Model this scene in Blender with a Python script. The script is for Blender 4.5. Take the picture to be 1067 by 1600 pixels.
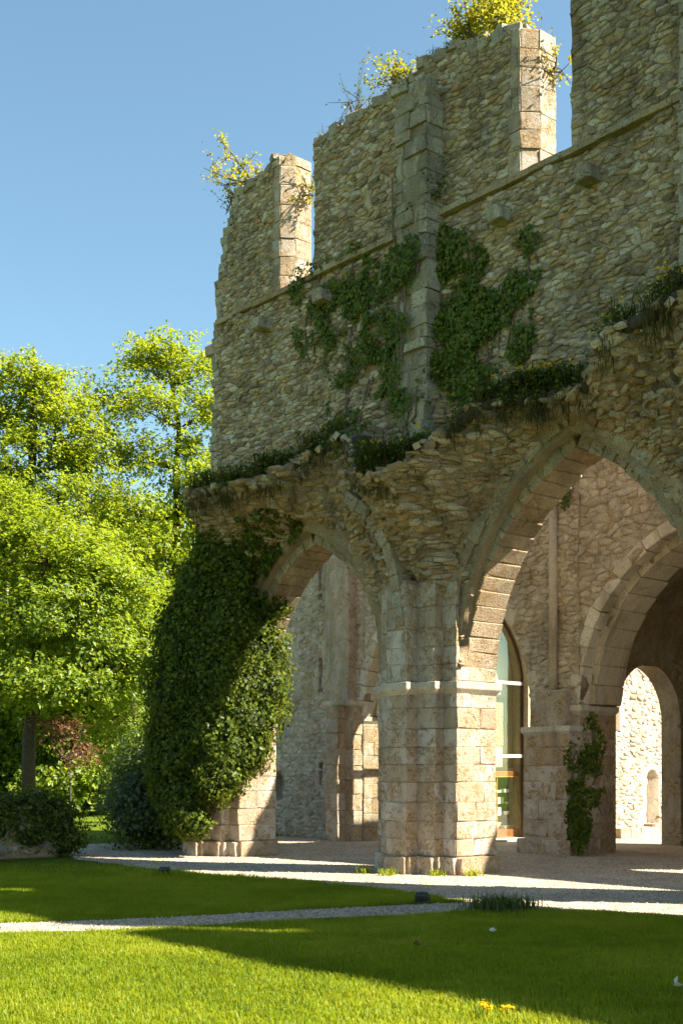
import bpy, bmesh, math, random
import numpy as np
from mathutils import Vector, Matrix
random.seed(7); RNG = np.random.default_rng(7)
S = bpy.context.scene
for o in list(bpy.data.objects): bpy.data.objects.remove(o)
C = S.collection

# ---------------------------------------------------------------- camera, sky, sun, exposure
# world frame: +X runs along the arcade wall (to the near right), +Y runs behind it, Z up
CAMP = (13.81, -13.99, 1.6)
cam = bpy.data.cameras.new('camera'); co = bpy.data.objects.new('camera', cam); C.objects.link(co)
cam.sensor_fit = 'VERTICAL'; cam.sensor_height = 36.0; cam.lens = 1900/1600*36
cam.shift_y = 410/1600; cam.clip_end = 2000; cam.clip_start = .1
co.location = CAMP; co.rotation_euler = (math.pi/2, 0, math.asin(.755))
cam.dof.use_dof = True; cam.dof.focus_distance = 20; cam.dof.aperture_fstop = 4.0
S.camera = co
SUN = Vector((1.43, 1.0, 1.66)).normalized()
W = bpy.data.worlds.new('World'); S.world = W; W.use_nodes = True
nt = W.node_tree; nt.nodes.clear()
sky = nt.nodes.new('ShaderNodeTexSky'); sky.sky_type = 'NISHITA'; sky.sun_disc = False
sky.sun_elevation = math.asin(SUN.z); sky.sun_rotation = math.atan2(SUN.x, SUN.y)
sky.air_density = 1.0; sky.dust_density = .7; sky.ozone_density = 1.2
bg = nt.nodes.new('ShaderNodeBackground'); bg.inputs[1].default_value = .063
ow = nt.nodes.new('ShaderNodeOutputWorld'); tint = nt.nodes.new('ShaderNodeMix'); tint.data_type = 'RGBA'; tint.blend_type = 'MULTIPLY'; tint.inputs[0].default_value = 1; tint.inputs[7].default_value = (.87, 1.0, .90, 1); nt.links.new(sky.outputs[0], tint.inputs[6]); nt.links.new(tint.outputs[2], bg.inputs[0]); nt.links.new(bg.outputs[0], ow.inputs[0])
sl = bpy.data.lights.new('sun', 'SUN'); sl.energy = 5.0; sl.angle = math.radians(.53); sl.color = (1, .93, .80)
so = bpy.data.objects.new('sun', sl); C.objects.link(so); so.rotation_euler = SUN.to_track_quat('Z', 'Y').to_euler(); so.location = (20, 20, 30)
S.view_settings.view_transform = 'Standard'; S.view_settings.look = 'None'; S.view_settings.exposure = 2.05; S.view_settings.gamma = 1
S.render.engine = 'CYCLES'; S.render.resolution_x = 682; S.render.resolution_y = 1024
S.cycles.max_bounces = 8; S.cycles.transparent_max_bounces = 12

# ---------------------------------------------------------------- helpers
def pix(px, py, depth):
    cx = (px-533.5)/1900; d = np.array([cx*.656-.755, cx*.755+.656, -(py-1210)/1900]); return np.array(CAMP)+d*depth
def onY(px, py, y0):
    d = pix(px, py, 1)-np.array(CAMP); k = (y0-CAMP[1])/d[1]; return np.array(CAMP)+k*d
def h3(ix, iy, iz):
    n = (ix*374761393+iy*668265263+iz*2147483647+1013904223) & 0xffffffff
    n = ((n ^ (n >> 13))*1274126177) & 0xffffffff
    return ((n ^ (n >> 16)) & 0xffff)/65535.0
def vn(x, y=0., z=0.):
    x, y, z = np.broadcast_arrays(np.asarray(x, float), np.asarray(y, float), np.asarray(z, float))
    X = np.floor(x).astype(np.int64); Y = np.floor(y).astype(np.int64); Z = np.floor(z).astype(np.int64)
    fx, fy, fz = x-X, y-Y, z-Z; fx, fy, fz = [q*q*(3-2*q) for q in (fx, fy, fz)]
    r = 0
    for dx in (0, 1):
        for dy in (0, 1):
            for dz in (0, 1):
                r = r+h3(X+dx, Y+dy, Z+dz)*(fx if dx else 1-fx)*(fy if dy else 1-fy)*(fz if dz else 1-fz)
    return r*2-1
def sstep(a, b, x):
    q = np.clip((x-a)/(b-a), 0, 1); return q*q*(3-2*q)
def link(name, me, mat, parent=None):
    if mat and not me.materials: me.materials.append(mat)
    o = bpy.data.objects.new(name, me); C.objects.link(o)
    if parent: o.parent = parent
    return o
def tag(o, label=None, cat=None, group=None, kind=None):
    if label: o['label'] = label
    if cat: o['category'] = cat
    if group: o['group'] = group
    if kind: o['kind'] = kind
    return o
def empty(name, loc, label, cat, group=None):
    o = bpy.data.objects.new(name, None); C.objects.link(o); o.location = loc; o.empty_display_size = .3
    return tag(o, label, cat, group)
def npmesh(name, V, F, rnd=None, smooth=False):
    # F: (n,3) or (n,4) int array
    V = np.asarray(V, np.float32); F = np.asarray(F, np.int32); k = F.shape[1]
    me = bpy.data.meshes.new(name); me.vertices.add(len(V)); me.vertices.foreach_set('co', V.ravel())
    me.loops.add(F.size); me.loops.foreach_set('vertex_index', F.ravel())
    me.polygons.add(len(F)); me.polygons.foreach_set('loop_start', np.arange(0, F.size, k, dtype=np.int32))
    if rnd is not None:
        a = me.attributes.new('rnd', 'FLOAT', 'POINT'); a.data.foreach_set('value', np.asarray(rnd, np.float32))
    me.update(calc_edges=True); me.validate()
    if smooth: me.polygons.foreach_set('use_smooth', np.ones(len(F), bool))
    return me
class MB:
    def __init__(s): s.v = []; s.f = []
    def box(s, a, b):
        n = len(s.v); x0, y0, z0 = a; x1, y1, z1 = b
        s.v += [(x0, y0, z0), (x1, y0, z0), (x1, y1, z0), (x0, y1, z0), (x0, y0, z1), (x1, y0, z1), (x1, y1, z1), (x0, y1, z1)]
        s.f += [tuple(n+i for i in q) for q in ((3, 2, 1, 0), (4, 5, 6, 7), (0, 1, 5, 4), (1, 2, 6, 5), (2, 3, 7, 6), (3, 0, 4, 7))]; return s
    def prism(s, poly, z0, z1):          # ccw plan polygon
        n = len(s.v); m = len(poly)
        s.v += [(x, y, z0) for x, y in poly]+[(x, y, z1) for x, y in poly]
        s.f += [tuple(n+i for i in range(m))[::-1], tuple(n+m+i for i in range(m))]
        s.f += [(n+i, n+(i+1) % m, n+m+(i+1) % m, n+m+i) for i in range(m)]; return s
    def layers(s, poly, lay):            # orthogonal ccw plan polygon, (z, offset) layers
        n = len(s.v); m = len(poly)
        def off(d):
            r = []
            for i in range(m):
                p, q, w = poly[i-1], poly[i], poly[(i+1) % m]
                n1 = ((q[1]-p[1]), -(q[0]-p[0])); n2 = ((w[1]-q[1]), -(w[0]-q[0]))
                l1 = math.hypot(*n1); l2 = math.hypot(*n2); r.append((q[0]+d*(n1[0]/l1+n2[0]/l2), q[1]+d*(n1[1]/l1+n2[1]/l2)))
            return r
        for z, d in lay: s.v += [(x, y, z) for x, y in off(d)]
        s.f.append(tuple(n+i for i in range(m))[::-1]); k = n+m*(len(lay)-1); s.f.append(tuple(k+i for i in range(m)))
        for j in range(len(lay)-1):
            b = n+j*m; s.f += [(b+i, b+(i+1) % m, b+m+(i+1) % m, b+m+i) for i in range(m)]
        return s
    def tube(s, pts, rad, sides=6):
        pts = [Vector(p) for p in pts]; n0 = len(s.v)
        for i, p in enumerate(pts):
            d = (pts[min(i+1, len(pts)-1)]-pts[max(i-1, 0)]).normalized()
            a = d.cross(Vector((.31, .17, .94)));  a = a.normalized() if a.length > 1e-3 else Vector((1, 0, 0)); b = d.cross(a)
            for k in range(sides):
                t = 2*math.pi*k/sides; s.v.append(tuple(p+(a*math.cos(t)+b*math.sin(t))*rad[i]))
        for i in range(len(pts)-1):
            for k in range(sides):
                a = n0+i*sides; s.f.append((a+k, a+(k+1) % sides, a+sides+(k+1) % sides, a+sides+k))
        s.f.append(tuple(n0+(len(pts)-1)*sides+k for k in range(sides))); s.f.append(tuple(n0+k for k in range(sides))[::-1])
        return s
    def mesh(s, name, bev=0, smooth=False):
        me = bpy.data.meshes.new(name); me.from_pydata(s.v, [], s.f)
        if bev:
            bm = bmesh.new(); bm.from_mesh(me); bmesh.ops.bevel(bm, geom=bm.edges[:], offset=bev, segments=1, affect='EDGES', clamp_overlap=True); bm.to_mesh(me); bm.free()
        me.update()
        if smooth: me.polygons.foreach_set('use_smooth', [True]*len(me.polygons))
        return me
    def build(s, name, mat, parent=None, bev=0, smooth=False): return link(name, s.mesh(name, bev, smooth), mat, parent)

# ---------------------------------------------------------------- materials
def newmat(name):
    m = bpy.data.materials.new(name); m.use_nodes = True; t = m.node_tree; t.nodes.clear()
    return m, t, t.nodes.new('ShaderNodeOutputMaterial')
def N(t, typ, ins=None, **kw):
    n = t.nodes.new(typ)
    for k, v in kw.items(): setattr(n, k, v)
    for k, v in (ins or {}).items():
        if hasattr(v, 'bl_idname') and hasattr(v, 'is_output'): t.links.new(v, n.inputs[k])
        else: n.inputs[k].default_value = v
    return n
def ramp(t, fac, stops, interp='LINEAR'):
    n = t.nodes.new('ShaderNodeValToRGB'); n.color_ramp.interpolation = interp; e = n.color_ramp.elements
    while len(e) < len(stops): e.new(.5)
    for q, (p, c) in zip(e, stops): q.position = p; q.color = (*c, 1) if len(c) == 3 else c
    t.links.new(fac, n.inputs[0]); return n.outputs[0]
def mixc(t, fac, a, b, mode='MIX'):
    n = t.nodes.new('ShaderNodeMix'); n.data_type = 'RGBA'; n.blend_type = mode
    for i, v in ((0, fac), (6, a), (7, b)):
        if hasattr(v, 'is_output'): t.links.new(v, n.inputs[i])
        else: n.inputs[i].default_value = v if i == 0 else (*v, 1)
    return n.outputs[2]
def noise(t, pos, scale, detail=4, rough=.6, dist=0.):
    return N(t, 'ShaderNodeTexNoise', {'Vector': pos, 'Scale': scale, 'Detail': detail, 'Roughness': rough, 'Distortion': dist}).outputs[0]
def stone_mat(name, pal, stain=(.20, .12, .05), stain_amt=.35, pale=(.56, .52, .45), pale_amt=.4, pit=22, bump=.5, pits=.5, grey=(.30, .30, .29), grey_amt=.3, vault=0, blotch=None, speck=.55, weather=.55):
    m, t, out = newmat(name)
    pos = N(t, 'ShaderNodeNewGeometry').outputs['Position']
    at = N(t, 'ShaderNodeAttribute', attribute_name='rnd').outputs['Fac']
    oi = N(t, 'ShaderNodeObjectInfo').outputs['Random']
    r = N(t, 'ShaderNodeMath', {0: at, 1: oi}, operation='ADD'); r = N(t, 'ShaderNodeMath', {0: r.outputs[0], 1: 1.0}, operation='WRAP'); r.inputs[2].default_value = 0
    base = ramp(t, r.outputs[0], [(i/(len(pal)), c) for i, c in enumerate(pal)], 'CONSTANT')
    n1 = noise(t, pos, 3.2, 5, .65); base = mixc(t, N(t, 'ShaderNodeMapRange', {0: n1, 1: .35, 2: .7, 3: 0., 4: pale_amt}).outputs[0], base, pale)
    n2 = noise(t, pos, 1.1, 4, .6, .4); f2 = N(t, 'ShaderNodeMapRange', {0: n2, 1: .5, 2: .68, 3: 0., 4: grey_amt}).outputs[0]; base = mixc(t, f2, base, grey)
    n3 = noise(t, pos, 5.5, 6, .7, .6); f3 = N(t, 'ShaderNodeMapRange', {0: n3, 1: .53, 2: .66, 3: 0., 4: stain_amt}).outputs[0]; base = mixc(t, f3, base, stain)
    if vault:   # the vault webs and wall below them were laid in ochre stone and mortar
        zz = N(t, 'ShaderNodeSeparateXYZ', {0: pos}).outputs[2]; zn = N(t, 'ShaderNodeMath', {0: zz, 1: N(t, 'ShaderNodeMapRange', {0: noise(t, pos, .9, 4, .6), 1: .3, 2: .7, 3: -.7, 4: .7}).outputs[0]}, operation='ADD').outputs[0]
        base = mixc(t, N(t, 'ShaderNodeMapRange', {0: zn, 1: 6.7, 2: 7.2, 3: .34, 4: 0.}).outputs[0], base, (.44, .25, .09))
    if weather:   # rain streaks and lichen staining with a shape of their own
        st = N(t, 'ShaderNodeVectorMath', {0: pos, 1: (1.5, 1.5, .45)}, operation='MULTIPLY').outputs[0]
        base = mixc(t, N(t, 'ShaderNodeMapRange', {0: noise(t, st, 1.0, 7, .68, .5), 1: .46, 2: .64, 3: 0., 4: weather}).outputs[0], base, (.17, .135, .095))
        base = mixc(t, N(t, 'ShaderNodeMapRange', {0: noise(t, pos, 2.1, 7, .7, .3), 1: .58, 2: .70, 3: 0., 4: weather}).outputs[0], base, (.62, .58, .51))
    n4 = noise(t, pos, 45, 3, .7); base = mixc(t, speck, base, ramp(t, n4, [(.3, (.25, .24, .22)), (.7, (1.5, 1.47, 1.42))]), 'MULTIPLY')
    vo = N(t, 'ShaderNodeTexVoronoi', {'Vector': pos, 'Scale': pit}, feature='F1').outputs['Distance']
    n5 = noise(t, pos, 9, 3, .6)
    pitm = N(t, 'ShaderNodeMath', {0: N(t, 'ShaderNodeMapRange', {0: vo, 1: .12, 2: .34, 3: 1., 4: 0.}).outputs[0], 1: N(t, 'ShaderNodeMapRange', {0: n5, 1: .46, 2: .6, 3: 0., 4: pits}).outputs[0]}, operation='MULTIPLY').outputs[0]
    if blotch:
        pos = N(t, 'ShaderNodeVectorMath', {0: pos, 1: N(t, 'ShaderNodeMath', {0: oi, 1: 31.}, operation='MULTIPLY').outputs[0]}, operation='ADD').outputs[0]
    if blotch:   # eroded, pitted patches among remains of smooth lime wash
        bm_ = N(t, 'ShaderNodeMapRange', {0: noise(t, pos, 2.3, 9, .72, .3), 1: .485, 2: .56, 3: 0., 4: 1.}).outputs[0]
        fine = ramp(t, noise(t, pos, 22, 5, .75), [(.30, (.10, .06, .025)), (.46, blotch), (.62, (.56, .44, .31))])
        base = mixc(t, N(t, 'ShaderNodeMath', {0: bm_, 1: .8}, operation='MULTIPLY').outputs[0], base, fine)
        pitm = N(t, 'ShaderNodeMath', {0: pitm, 1: bm_}, operation='MULTIPLY').outputs[0]
    base = mixc(t, pitm, base, (.11, .075, .04))
    hgt = N(t, 'ShaderNodeMath', {0: noise(t, pos, 18, 8, .8), 1: pitm}, operation='SUBTRACT').outputs[0]
    bp = N(t, 'ShaderNodeBump', {'Height': hgt, 'Strength': bump, 'Distance': .06})
    b = N(t, 'ShaderNodeBsdfPrincipled', {'Base Color': base, 'Roughness': .95, 'Normal': bp.outputs[0]}); b.inputs['Specular IOR Level'].default_value = .15
    t.links.new(b.outputs[0], out.inputs[0]); return m
def leaf_mat(name, cols, trans, tr=.45, gloss=.08, rough=.45):
    m, t, out = newmat(name)
    at = N(t, 'ShaderNodeAttribute', attribute_name='rnd').outputs['Fac']
    c = ramp(t, at, [(i/(len(cols)-1), q) for i, q in enumerate(cols)])
    d = N(t, 'ShaderNodeBsdfDiffuse', {'Color': c}); tl = N(t, 'ShaderNodeBsdfTranslucent', {'Color': mixc(t, .6, c, trans)})
    mx = N(t, 'ShaderNodeMixShader', {0: tr, 1: d.outputs[0], 2: tl.outputs[0]})
    g = N(t, 'ShaderNodeBsdfGlossy', {'Color': (1, 1, 1, 1), 'Roughness': rough}); m2 = N(t, 'ShaderNodeMixShader', {0: gloss, 1: mx.outputs[0], 2: g.outputs[0]})
    t.links.new(m2.outputs[0], out.inputs[0]); return m
def plain(name, col, rough=.8, var=.25, scale=12, metal=0., bump=.15):
    m, t, out = newmat(name); pos = N(t, 'ShaderNodeNewGeometry').outputs['Position']
    n = noise(t, pos, scale, 5, .65); c = mixc(t, 1.0, col, ramp(t, n, [(.25, (1-var,)*3), (.75, (1+var,)*3)]), 'MULTIPLY')
    bp = N(t, 'ShaderNodeBump', {'Height': n, 'Strength': bump, 'Distance': .03})
    b = N(t, 'ShaderNodeBsdfPrincipled', {'Base Color': c, 'Roughness': rough, 'Metallic': metal, 'Normal': bp.outputs[0]})
    t.links.new(b.outputs[0], out.inputs[0]); return m
PAL_R = [(.64, .46, .28), (.47, .33, .20), (.75, .60, .42), (.60, .38, .19), (.39, .29, .19), (.69, .53, .34), (.54, .39, .24), (.80, .68, .53), (.29, .205, .13), (.60, .50, .39)]
PAL_A = [(.58, .47, .37), (.52, .41, .30), (.64, .53, .43), (.48, .36, .24), (.57, .46, .35), (.66, .56, .47), (.44, .32, .20)]
PAL_L = [(.60, .54, .45), (.54, .47, .38), (.66, .60, .52), (.48, .40, .30), (.58, .52, .44)]
M = {}
M['rubble'] = stone_mat('rubble_limestone', PAL_R, stain_amt=.45, pale_amt=.2, bump=1.0, grey=(.45, .39, .32), grey_amt=.2, vault=1)
M['ochre'] = stone_mat('ochre_vault_stone', [(.48, .34, .19), (.42, .29, .15), (.52, .39, .24), (.38, .26, .14), (.50, .38, .24), (.45, .33, .20)], stain=(.22, .12, .04), stain_amt=.6, pale_amt=.3, bump=.9, pits=.8)
M['weather'] = stone_mat('weathered_grey_stone', [(.46, .38, .27), (.39, .33, .25), (.52, .45, .35), (.32, .27, .20)], stain=(.12, .09, .05), stain_amt=.6, pale_amt=.25, bump=.9, pits=.8, grey=(.38, .35, .30), grey_amt=.45)
M['mortar'] = stone_mat('old_lime_mortar', [(.37, .285, .185), (.37, .285, .185)], stain=(.24, .15, .07), pit=30, bump=.9, pale_amt=.2, vault=1)
M['ashlar'] = stone_mat('pitted_ashlar', PAL_A, stain=(.27, .14, .045), stain_amt=.85, pale=(.66, .55, .46), pale_amt=.3, pit=24, bump=.9, pits=.95, grey=(.44, .41, .38), blotch=(.36, .22, .095), speck=.25)
M['dress'] = stone_mat('dressed_limestone', PAL_L, stain_amt=.2, pits=.35, bump=.3, grey_amt=.2)
M['pale'] = stone_mat('pale_wall_stone', [(.46, .38, .28), (.40, .32, .22), (.52, .44, .34), (.34, .26, .17), (.44, .36, .27)], stain_amt=.35, pits=.4)
M['back'] = stone_mat('aisle_rubble', [(.54, .46, .36), (.47, .39, .30), (.60, .52, .42), (.42, .35, .27), (.56, .49, .40)], stain_amt=.35, pale=(.52, .44, .36))
M['plaster'] = stone_mat('worn_plaster', [(.58, .50, .40), (.58, .50, .40)], stain=(.33, .23, .13), stain_amt=.7, pits=.9, pit=16, bump=1.0, pale=(.55, .46, .38), pale_amt=.5, blotch=(.38, .27, .15), speck=.35)
M['moss'] = plain('moss', (.10, .085, .02), .95, .6, 25, 0, .8)
M['ivy'] = leaf_mat('ivy_leaf', [(.022, .038, .006), (.042, .068, .009), (.08, .115, .013), (.15, .18, .022)], (.34, .38, .03), .34, .007, .4)
M['ivywall'] = leaf_mat('wall_ivy_leaf', [(.04, .07, .010), (.07, .11, .015), (.11, .15, .02), (.16, .16, .03)], (.2, .26, .03), .28, .012)
M['chest'] = leaf_mat('chestnut_leaf', [(.04, .08, .008), (.09, .15, .012), (.15, .215, .018), (.23, .28, .03)], (.54, .62, .025), .46, .015)
M['lime'] = leaf_mat('young_tree_leaf', [(.065, .115, .008), (.13, .195, .012), (.19, .26, .016), (.27, .32, .022)], (.60, .64, .025), .46, .015)
M['shrub'] = leaf_mat('shrub_leaf', [(.03, .048, .007), (.055, .082, .010), (.10, .13, .018)], (.2, .28, .03), .35, .03)
M['copper'] = leaf_mat('copper_leaf', [(.10, .035, .02), (.16, .07, .03), (.2, .11, .05)], (.35, .14, .05), .4, .03)
M['birch'] = leaf_mat('birch_leaf', [(.10, .14, .012), (.16, .19, .015), (.22, .21, .02)], (.6, .5, .03), .5, .03)
M['yellow'] = leaf_mat('yellow_petal', [(.6, .36, .01), (.7, .45, .02)], (.8, .5, .02), .3, 0.0)
M['white'] = leaf_mat('white_blossom', [(.6, .55, .42), (.7, .66, .55)], (.7, .65, .5), .3, 0.0)
M['purple'] = leaf_mat('purple_petal', [(.35, .15, .4), (.45, .22, .5)], (.5, .25, .55), .3, 0.0)
M['grass'] = leaf_mat('lawn_blade', [(.085, .135, .006), (.14, .20, .008), (.21, .26, .012), (.30, .30, .03)], (.62, .62, .02), .45, .008)
M['tuft'] = leaf_mat('dry_tuft_blade', [(.02, .03, .008), (.04, .05, .012), (.09, .08, .03), (.14, .11, .05)], (.2, .2, .05), .3, 0.)
M['bark'] = plain('bark', (.05, .037, .026), .95, .5, 9, 0, .8)
M['twig'] = plain('twig', (.13, .09, .06), .9, .3, 14)
M['core'] = plain('foliage_dark_core', (.022, .03, .010), .98, .5, 12, 0, .8)
M['metal'] = plain('bronze_frame', (.09, .06, .035), .45, .1, 5, .6, .02)
M['steel'] = plain('pale_steel_transom', (.50, .45, .38), .5, .08, 5, 0, .02)
M['wood'] = plain('varnished_wood', (.30, .11, .035), .4, .3, 6, 0, .05)
M['brass'] = plain('brass_edge', (.65, .38, .06), .35, .1, 5, .3, .02)
M['felt'] = plain('green_felt', (.16, .26, .04), .9, .12, 6, 0, .02)
M['paper'] = plain('white_card', (.78, .77, .72), .7, .06, 8, 0, .02)
M['olive'] = plain('olive_plaster', (.60, .57, .40), .9, .15, 2, 0, .05)
M['black'] = plain('black_metal', (.018, .017, .016), .5, .2, 8, 0, .05)
M['soil'] = plain('soil', (.05, .038, .022), 1, .5, 14, 0, .9)
M['shutter'] = plain('painted_shutter', (.50, .33, .18), .7, .1, 5, 0, .05)
def glass_mat():
    m, t, out = newmat('window_glass')
    tr = N(t, 'ShaderNodeBsdfTransparent', {'Color': (.93, .95, .90, 1)}); g = N(t, 'ShaderNodeBsdfGlossy', {'Color': (.9, .95, .85, 1), 'Roughness': .02})
    mx = N(t, 'ShaderNodeMixShader', {0: .10, 1: tr.outputs[0], 2: g.outputs[0]})
    t.links.new(mx.outputs[0], out.inputs[0]); return m
M['glass'] = glass_mat()
def ground_mats():
    m, t, out = newmat('lawn_soil'); pos = N(t, 'ShaderNodeNewGeometry').outputs['Position']
    c = ramp(t, noise(t, pos, 1.3, 6, .6), [(.3, (.06, .095, .006)), (.55, (.10, .14, .008)), (.75, (.15, .17, .014))])
    c = mixc(t, .5, c, ramp(t, noise(t, pos, 60, 2, .6), [(.3, (.5, .5, .5)), (.7, (1.4, 1.4, 1.3))]), 'MULTIPLY')
    bp = N(t, 'ShaderNodeBump', {'Height': noise(t, pos, 90, 2, .6), 'Strength': .8, 'Distance': .03})
    b = N(t, 'ShaderNodeBsdfPrincipled', {'Base Color': c, 'Roughness': 1., 'Normal': bp.outputs[0]}); b.inputs['Specular IOR Level'].default_value = .1
    t.links.new(b.outputs[0], out.inputs[0]); M['lawn'] = m
    m, t, out = newmat('gravel'); pos = N(t, 'ShaderNodeNewGeometry').outputs['Position']
    v = N(t, 'ShaderNodeTexVoronoi', {'Vector': pos, 'Scale': 38.}, feature='F1')
    c = ramp(t, N(t, 'ShaderNodeSeparateColor', {0: v.outputs['Color']}).outputs[0], [(0, (.26, .20, .14)), (.4, (.42, .34, .25)), (.8, (.53, .44, .34)), (1, (.64, .56, .46))])
    c = mixc(t, .6, c, ramp(t, noise(t, pos, .9, 5, .6), [(.3, (.62, .59, .54)), (.7, (1.12, 1.09, 1.05))]), 'MULTIPLY')
    bp = N(t, 'ShaderNodeBump', {'Height': v.outputs['Distance'], 'Strength': .7, 'Distance': .03}, invert=True)
    b = N(t, 'ShaderNodeBsdfPrincipled', {'Base Color': c, 'Roughness': .95, 'Normal': bp.outputs[0]}); b.inputs['Specular IOR Level'].default_value = .15
    t.links.new(b.outputs[0], out.inputs[0]); M['gravel'] = m
ground_mats()

# ---------------------------------------------------------------- unit pieces (shared meshes)
def block_variant(i, mat, jit=.045, bev=.05):
    bm = bmesh.new(); bmesh.ops.create_cube(bm, size=1.0)
    bmesh.ops.bevel(bm, geom=bm.edges[:], offset=bev, segments=1, affect='EDGES')
    r = random.Random(100+i)
    for v in bm.verts: v.co += Vector((r.uniform(-jit, jit), r.uniform(-jit, jit)*.6, r.uniform(-jit, jit)))
    me = bpy.data.meshes.new('block'); bm.to_mesh(me); bm.free(); me.materials.append(mat); return me
BLK = [block_variant(i, M['ashlar']) for i in range(10)]
BLKR = [block_variant(i+60, M['weather'], .07, .07) for i in range(8)]
BLKV = [block_variant(i+80, M['ochre'], .05, .05) for i in range(4)]
BLKD = [block_variant(i+20, M['dress'], .015, .03) for i in range(5)]
BLKP = [block_variant(i+40, M['pale']) for i in range(5)]
def make_stone(poly, y, ga, gb, depth, proud, r):
    # poly: ccw cell in (t, z); the stone follows the local slope (ga, gb) of the wall face
    poly = np.asarray(poly); c = poly.mean(0); d = poly-c
    d = d*(1-.008/np.maximum(np.linalg.norm(d, axis=1, keepdims=True), .02)); q = np.roll(d, -1, 0); d = np.stack([d*.87+q*.13, d*.13+q*.87], 1).reshape(-1, 2); n = len(d)
    d = d+np.array([[r.uniform(-.006, .006), r.uniform(-.006, .006)] for _ in range(n)]); f = r.uniform(.84, .96); tl = (r.uniform(-.3, .3), r.uniform(-.5, .5)); out = proud*r.uniform(.1, 1.6)
    nn = np.array([ga, -1., gb]); nn /= np.linalg.norm(nn)
    def ringv(k, o): e = d*k; return np.c_[c[0]+e[:, 0], y+ga*e[:, 0]+gb*e[:, 1], c[1]+e[:, 1]]+np.outer(o, nn)
    jt = np.array([r.uniform(-.008, .008) for _ in range(n)])
    V = np.concatenate([ringv(1, np.full(n, -depth)), ringv(1, out-.011+jt*.6), ringv(f, out+jt+d@np.array(tl)*.5), ringv(0, np.array([out+r.uniform(-.005, .012)]*n))[:1]])
    i = np.arange(n); j = (i+1) % n
    F = np.concatenate([np.c_[i, j, n+j], np.c_[i, n+j, n+i], np.c_[n+i, n+j, 2*n+j], np.c_[n+i, 2*n+j, 2*n+i], np.c_[2*n+i, 2*n+j, np.full(n, 3*n)]])
    return V, F
def joined(name, items, mat, parent, kind='stuff'):
    VV, FF, RR = [], [], []; n = 0
    for V, F, r, _ in items: VV.append(V); FF.append(F+n); RR.append(np.full(len(V), r)); n += len(V)
    o = link(name, npmesh(name, np.concatenate(VV), np.concatenate(FF), np.concatenate(RR)), mat, parent); return tag(o, kind=kind)
def place_stones(items, mat, parent, count):
    # the stones that show largest become parts of their own, the rest one joined piece
    cp = np.array(CAMP); sc = np.array([a/np.sum((V[-1]-cp)**2)*(V[-1, 0] < 4.8) for V, F, r, a in items]); idx = np.argsort(-sc); big = set(idx[:count].tolist())
    for j in idx[:count]:
        V, F, r, a = items[j]; c = V[-1]; o = link('stone', npmesh('stone', V-c, F, np.full(len(V), r)), mat, parent); o.location = c
    joined('rubble_masonry', [it for j, it in enumerate(items) if j not in big], mat, parent)
def clip(poly, mx, my, nx, ny):
    out = []; k = len(poly); dv = [(x-mx)*nx+(y-my)*ny for x, y in poly]
    for i in range(k):
        a, b = dv[i], dv[(i+1) % k]; p, q = poly[i], poly[(i+1) % k]
        if a <= 0: out.append(p)
        if (a < 0 < b) or (b < 0 < a): u = a/(a-b); out.append((p[0]+(q[0]-p[0])*u, p[1]+(q[1]-p[1])*u))
    return out
def obox(mesh, c, size, rz=0., parent=None, name='block'):
    o = link(name, mesh, None, parent); o.location = c; o.scale = size; o.rotation_euler = (random.uniform(-.01, .01), 0, rz+random.uniform(-.01, .01)); return o
def facet_blocks(p0, p1, courses, parent, meshes=BLK, wmax=.55, th=.16, proud=.012, jit=0.):
    # clad the vertical facet p0->p1 (outside on the right-hand side) with blocks, course by course
    p0 = np.array(p0); p1 = np.array(p1); L = np.linalg.norm(p1-p0); d = (p1-p0)/L; nrm = np.array([d[1], -d[0]]); rz = math.atan2(d[1], d[0])
    for ci, (z0, z1) in enumerate(courses):
        k = max(1, int(math.ceil(L/wmax))); cuts = [0]+[L*(j+random.uniform(-.2, .2)+(.2 if ci % 2 else -.2)*(k > 1))/k for j in range(1, k)]+[L]
        for a, b in zip(cuts[:-1], cuts[1:]):
            pr = proud+random.uniform(-.008, .014)+random.uniform(-jit, jit)*(1.6 if z1 < 9 else 1); m = (a+b)/2; c = p0+d*m+nrm*(pr-th/2)
            obox(random.choice(meshes), (c[0], c[1], (z0+z1)/2), (b-a+.004, th, z1-z0-.006), rz, parent)
def courses(z0, z1, h=.31, j=.05, seed=1):
    r = random.Random(seed); out = []; z = z0
    while z < z1-.12:
        q = min(z1, z+h+r.uniform(-j, j)); q = z1 if z1-q < .14 else q; out.append((z, q)); z = q
    return out
def arch_z(t, c, a, spring, rise):
    R = (rise*rise+a*a)/(2*a); dd = np.clip(a-np.abs(t-c), 0, None); return spring+np.sqrt(np.clip(R*R-(R-dd)**2, 0, None))
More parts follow.
